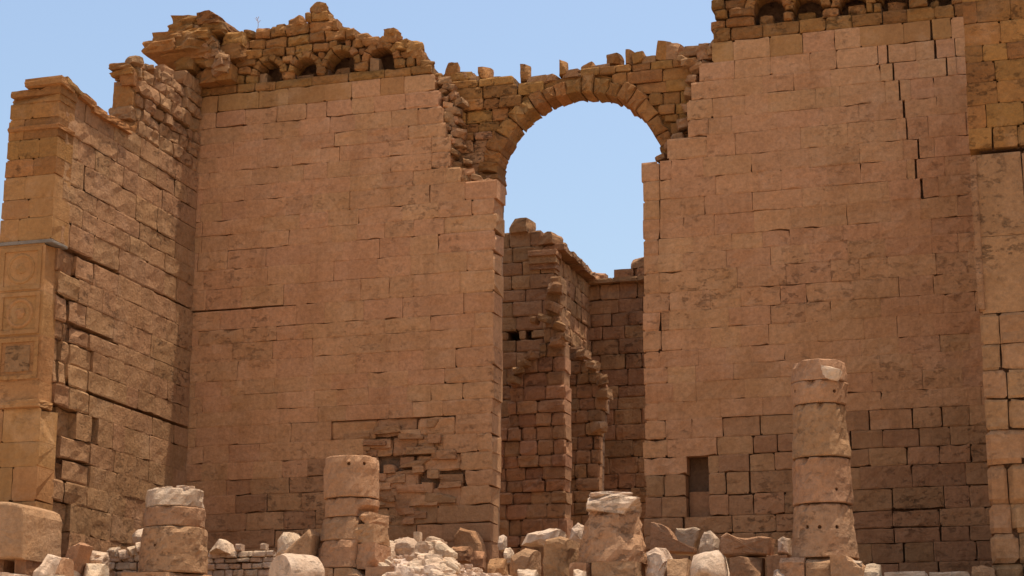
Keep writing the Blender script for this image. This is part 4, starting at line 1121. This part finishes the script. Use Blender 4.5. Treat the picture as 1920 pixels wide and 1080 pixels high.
# fallen column drum lying on its side
a = at_y(490, 1080, -12.0); b = at_y(582, 1037, -12.0)
r = (b.x - a.x) / 2 * 0.98
vs, fs = [], []
ax = Vector((0.55, 0.83, 0.0)).normalized(); side = Vector((0.83, -0.55, 0)); up = Vector((0, 0, 1))
c0 = Vector(((a.x + b.x) / 2 + 0.1, -12.0, b.z - r * 0.86))
SEG, RN = 36, 6
for i in range(RN + 1):
    t = i / RN
    for s in range(SEG):
        an = 2 * math.pi * s / SEG
        rad = r * 0.86 * (1 - (0.07 if i in (0, RN) else 0)) + 0.04 * n3(math.cos(an) * 1.5, math.sin(an) * 1.5, t * 2, 1.5)
        vs.append(c0 + ax * (t * 1.1 - 0.3) + side * (rad * math.cos(an)) + up * (rad * math.sin(an)))
for i in range(RN):
    for s in range(SEG):
        p, q = i * SEG + s, i * SEG + (s + 1) % SEG
        fs.append((p, q, q + SEG, p + SEG))
k = len(vs); vs.append(c0 - ax * 0.3); vs.append(c0 + ax * 0.8)
for s in range(SEG):
    fs.append((k, (s + 1) % SEG, s)); fs.append((k + 1, RN * SEG + s, RN * SEG + (s + 1) % SEG))
fd = mesh_obj('fallen_drum', vs, fs, 'rock')
tag(fd, 'pale fallen column drum lying at the bottom edge before the leaning slab', 'column drum', 'fallen stones before the temple')
import bmesh
bm = bmesh.new(); bm.from_mesh(fd.data); bmesh.ops.recalc_face_normals(bm, faces=bm.faces); bm.to_mesh(fd.data); bm.free()

# low dry stone walls
def drystone(label, x0, x1, ytop, Y, widths, hh, rng):
    a = at_y(x0, 1080, Y); b = at_y(x1, ytop, Y)
    zb = terrain((a.x + b.x) / 2, Y) - 0.05
    t = thing('dry_stone_wall', label, 'wall', ((a.x + b.x) / 2, Y, zb))
    F = Frame((0, Y, 0), (1, 0, 0), (0, -1, 0))
    tp = [(a.x, b.z - 0.05)] + [(a.x + (b.x - a.x) * i / 6, b.z + rng.uniform(-0.1, 0.06)) for i in range(1, 6)] + [(b.x, b.z)]
    masonry(t, F, [(b.x, zb), (a.x, zb)] + tp, mk_courses(zb, b.z + 0.15, hh[0], hh[1], rng), widths, rough_style('rock', 0.07, (0.008, 0.025), proud=0.06, rnd=0.03, thick=0.3, chip=0.25), rng=rng, core=(0.2, 0.7))
drystone('low dry stone wall of small stones between first column and leaning slab', 386, 512, 1026, -6.0, (0.18, 0.5), (0.13, 0.26), rc)
drystone('low rough wall of small stones just left of the first column', 200, 268, 1034, -8.2, (0.2, 0.5), (0.14, 0.26), rc)
for (x, y, lab) in ((212, 1032, 'leftmost pale lump on top of the low rough wall'), (228, 1036, 'second pale lump from the left on top of the low rough wall'),
                    (246, 1030, 'third pale lump from the left on top of the low rough wall'), (262, 1022, 'pale lump on the low rough wall touching the first column')):
    fallen('broken_rock', lab, 'rock', x - 14, x + 14, y - 8, y + 12, -8.3, .5, 'rock', .25, .14, 3, rc.uniform(0, 1), -.2, 4, group='lumps on the low rough wall')

# rubble heap beside the second column
for k in range(52):
    px = rc.uniform(716, 850); py = rc.uniform(1016, 1084) + max(0, (px - 800)) * 0.35
    Y = -5.6 - (py - 1010) / 75 * 5.0
    p = at_y(px, py, Y)
    gz = terrain(p.x, Y)
    s = rc.uniform(0.28, 0.62)
    v, f = rock_mesh((p.x, Y, min(p.z, max(gz + 0.1, p.z))), (s * rc.uniform(.8, 1.4), s, s * rc.uniform(.6, 1.1)), rc.uniform(0, 3), 900 + k, rc.uniform(.3, .65), .12, 3, rc.uniform(-.3, .3), 4, 0, 0.3)
    tag(mesh_obj('rubble_stone', v, f, 'rock'), 'small broken stone in the rubble heap right of the second column', 'stone', 'stones of the rubble heap')
# heap body under those stones
hv, hf = [], []
NX, NY = 26, 18
h0 = at_y(716, 1080, -8); h1 = at_y(960, 1080, -8)
for j in range(NY + 1):
    for i in range(NX + 1):
        px = 712 + (968 - 712) * i / NX
        Y = -10.6 + 6.0 * j / NY
        top = 1022 + 50 * max(0, (px - 790) / 110) - 8 * math.sin((px - 712) / 30)
        x = at_y(px, 1060, Y).x
        py = 1092 - (1092 - top) * (j / NY) ** 0.8
        z = at_y(px, py, Y).z + 0.10 * n3(x, Y, 0, 2.0)
        hv.append((x, Y, z))
for j in range(NY):
    for i in range(NX):
        k = j * (NX + 1) + i
        hf.append((k, k + 1, k + NX + 2, k + NX + 1))
hb = mesh_obj('rubble_bank', hv, hf, 'sand', None, True); hb['kind'] = 'stuff'
tag(hb, 'bright bank of sand and crushed stone sloping below the doorway', 'rubble', None, 'stuff')
# scattered chips: one mass nobody could count
gvv, gff = [], []
def chip(x, y, z, s, seed):
    v, f = rock_mesh((x, y, z), (s * 1.3, s, s * 0.8), seed * 1.7, seed, .3, .15, 2, 0, 2)
    k = len(gvv); gvv.extend(v); gff.extend([tuple(k + i for i in q) for q in f])
for k in range(420):
    x = rc.uniform(-13, 13.5); y = rc.uniform(-11.3, -4)
    chip(x, y, terrain(x, y) + 0.03, rc.uniform(0.08, 0.22), 2000 + k)
for k in range(220):
    i = rc.randrange(len(hv)); p = hv[i]
    chip(p[0] + rc.uniform(-.2, .2), p[1] + rc.uniform(-.2, .2), p[2] + 0.03, rc.uniform(0.07, 0.24), 3000 + k)
gr = mesh_obj('stone_chips', gvv, gff, 'rock')
tag(gr, 'scattered stone chips over the sandy ground between the columns', 'stone chips', None, 'stuff')
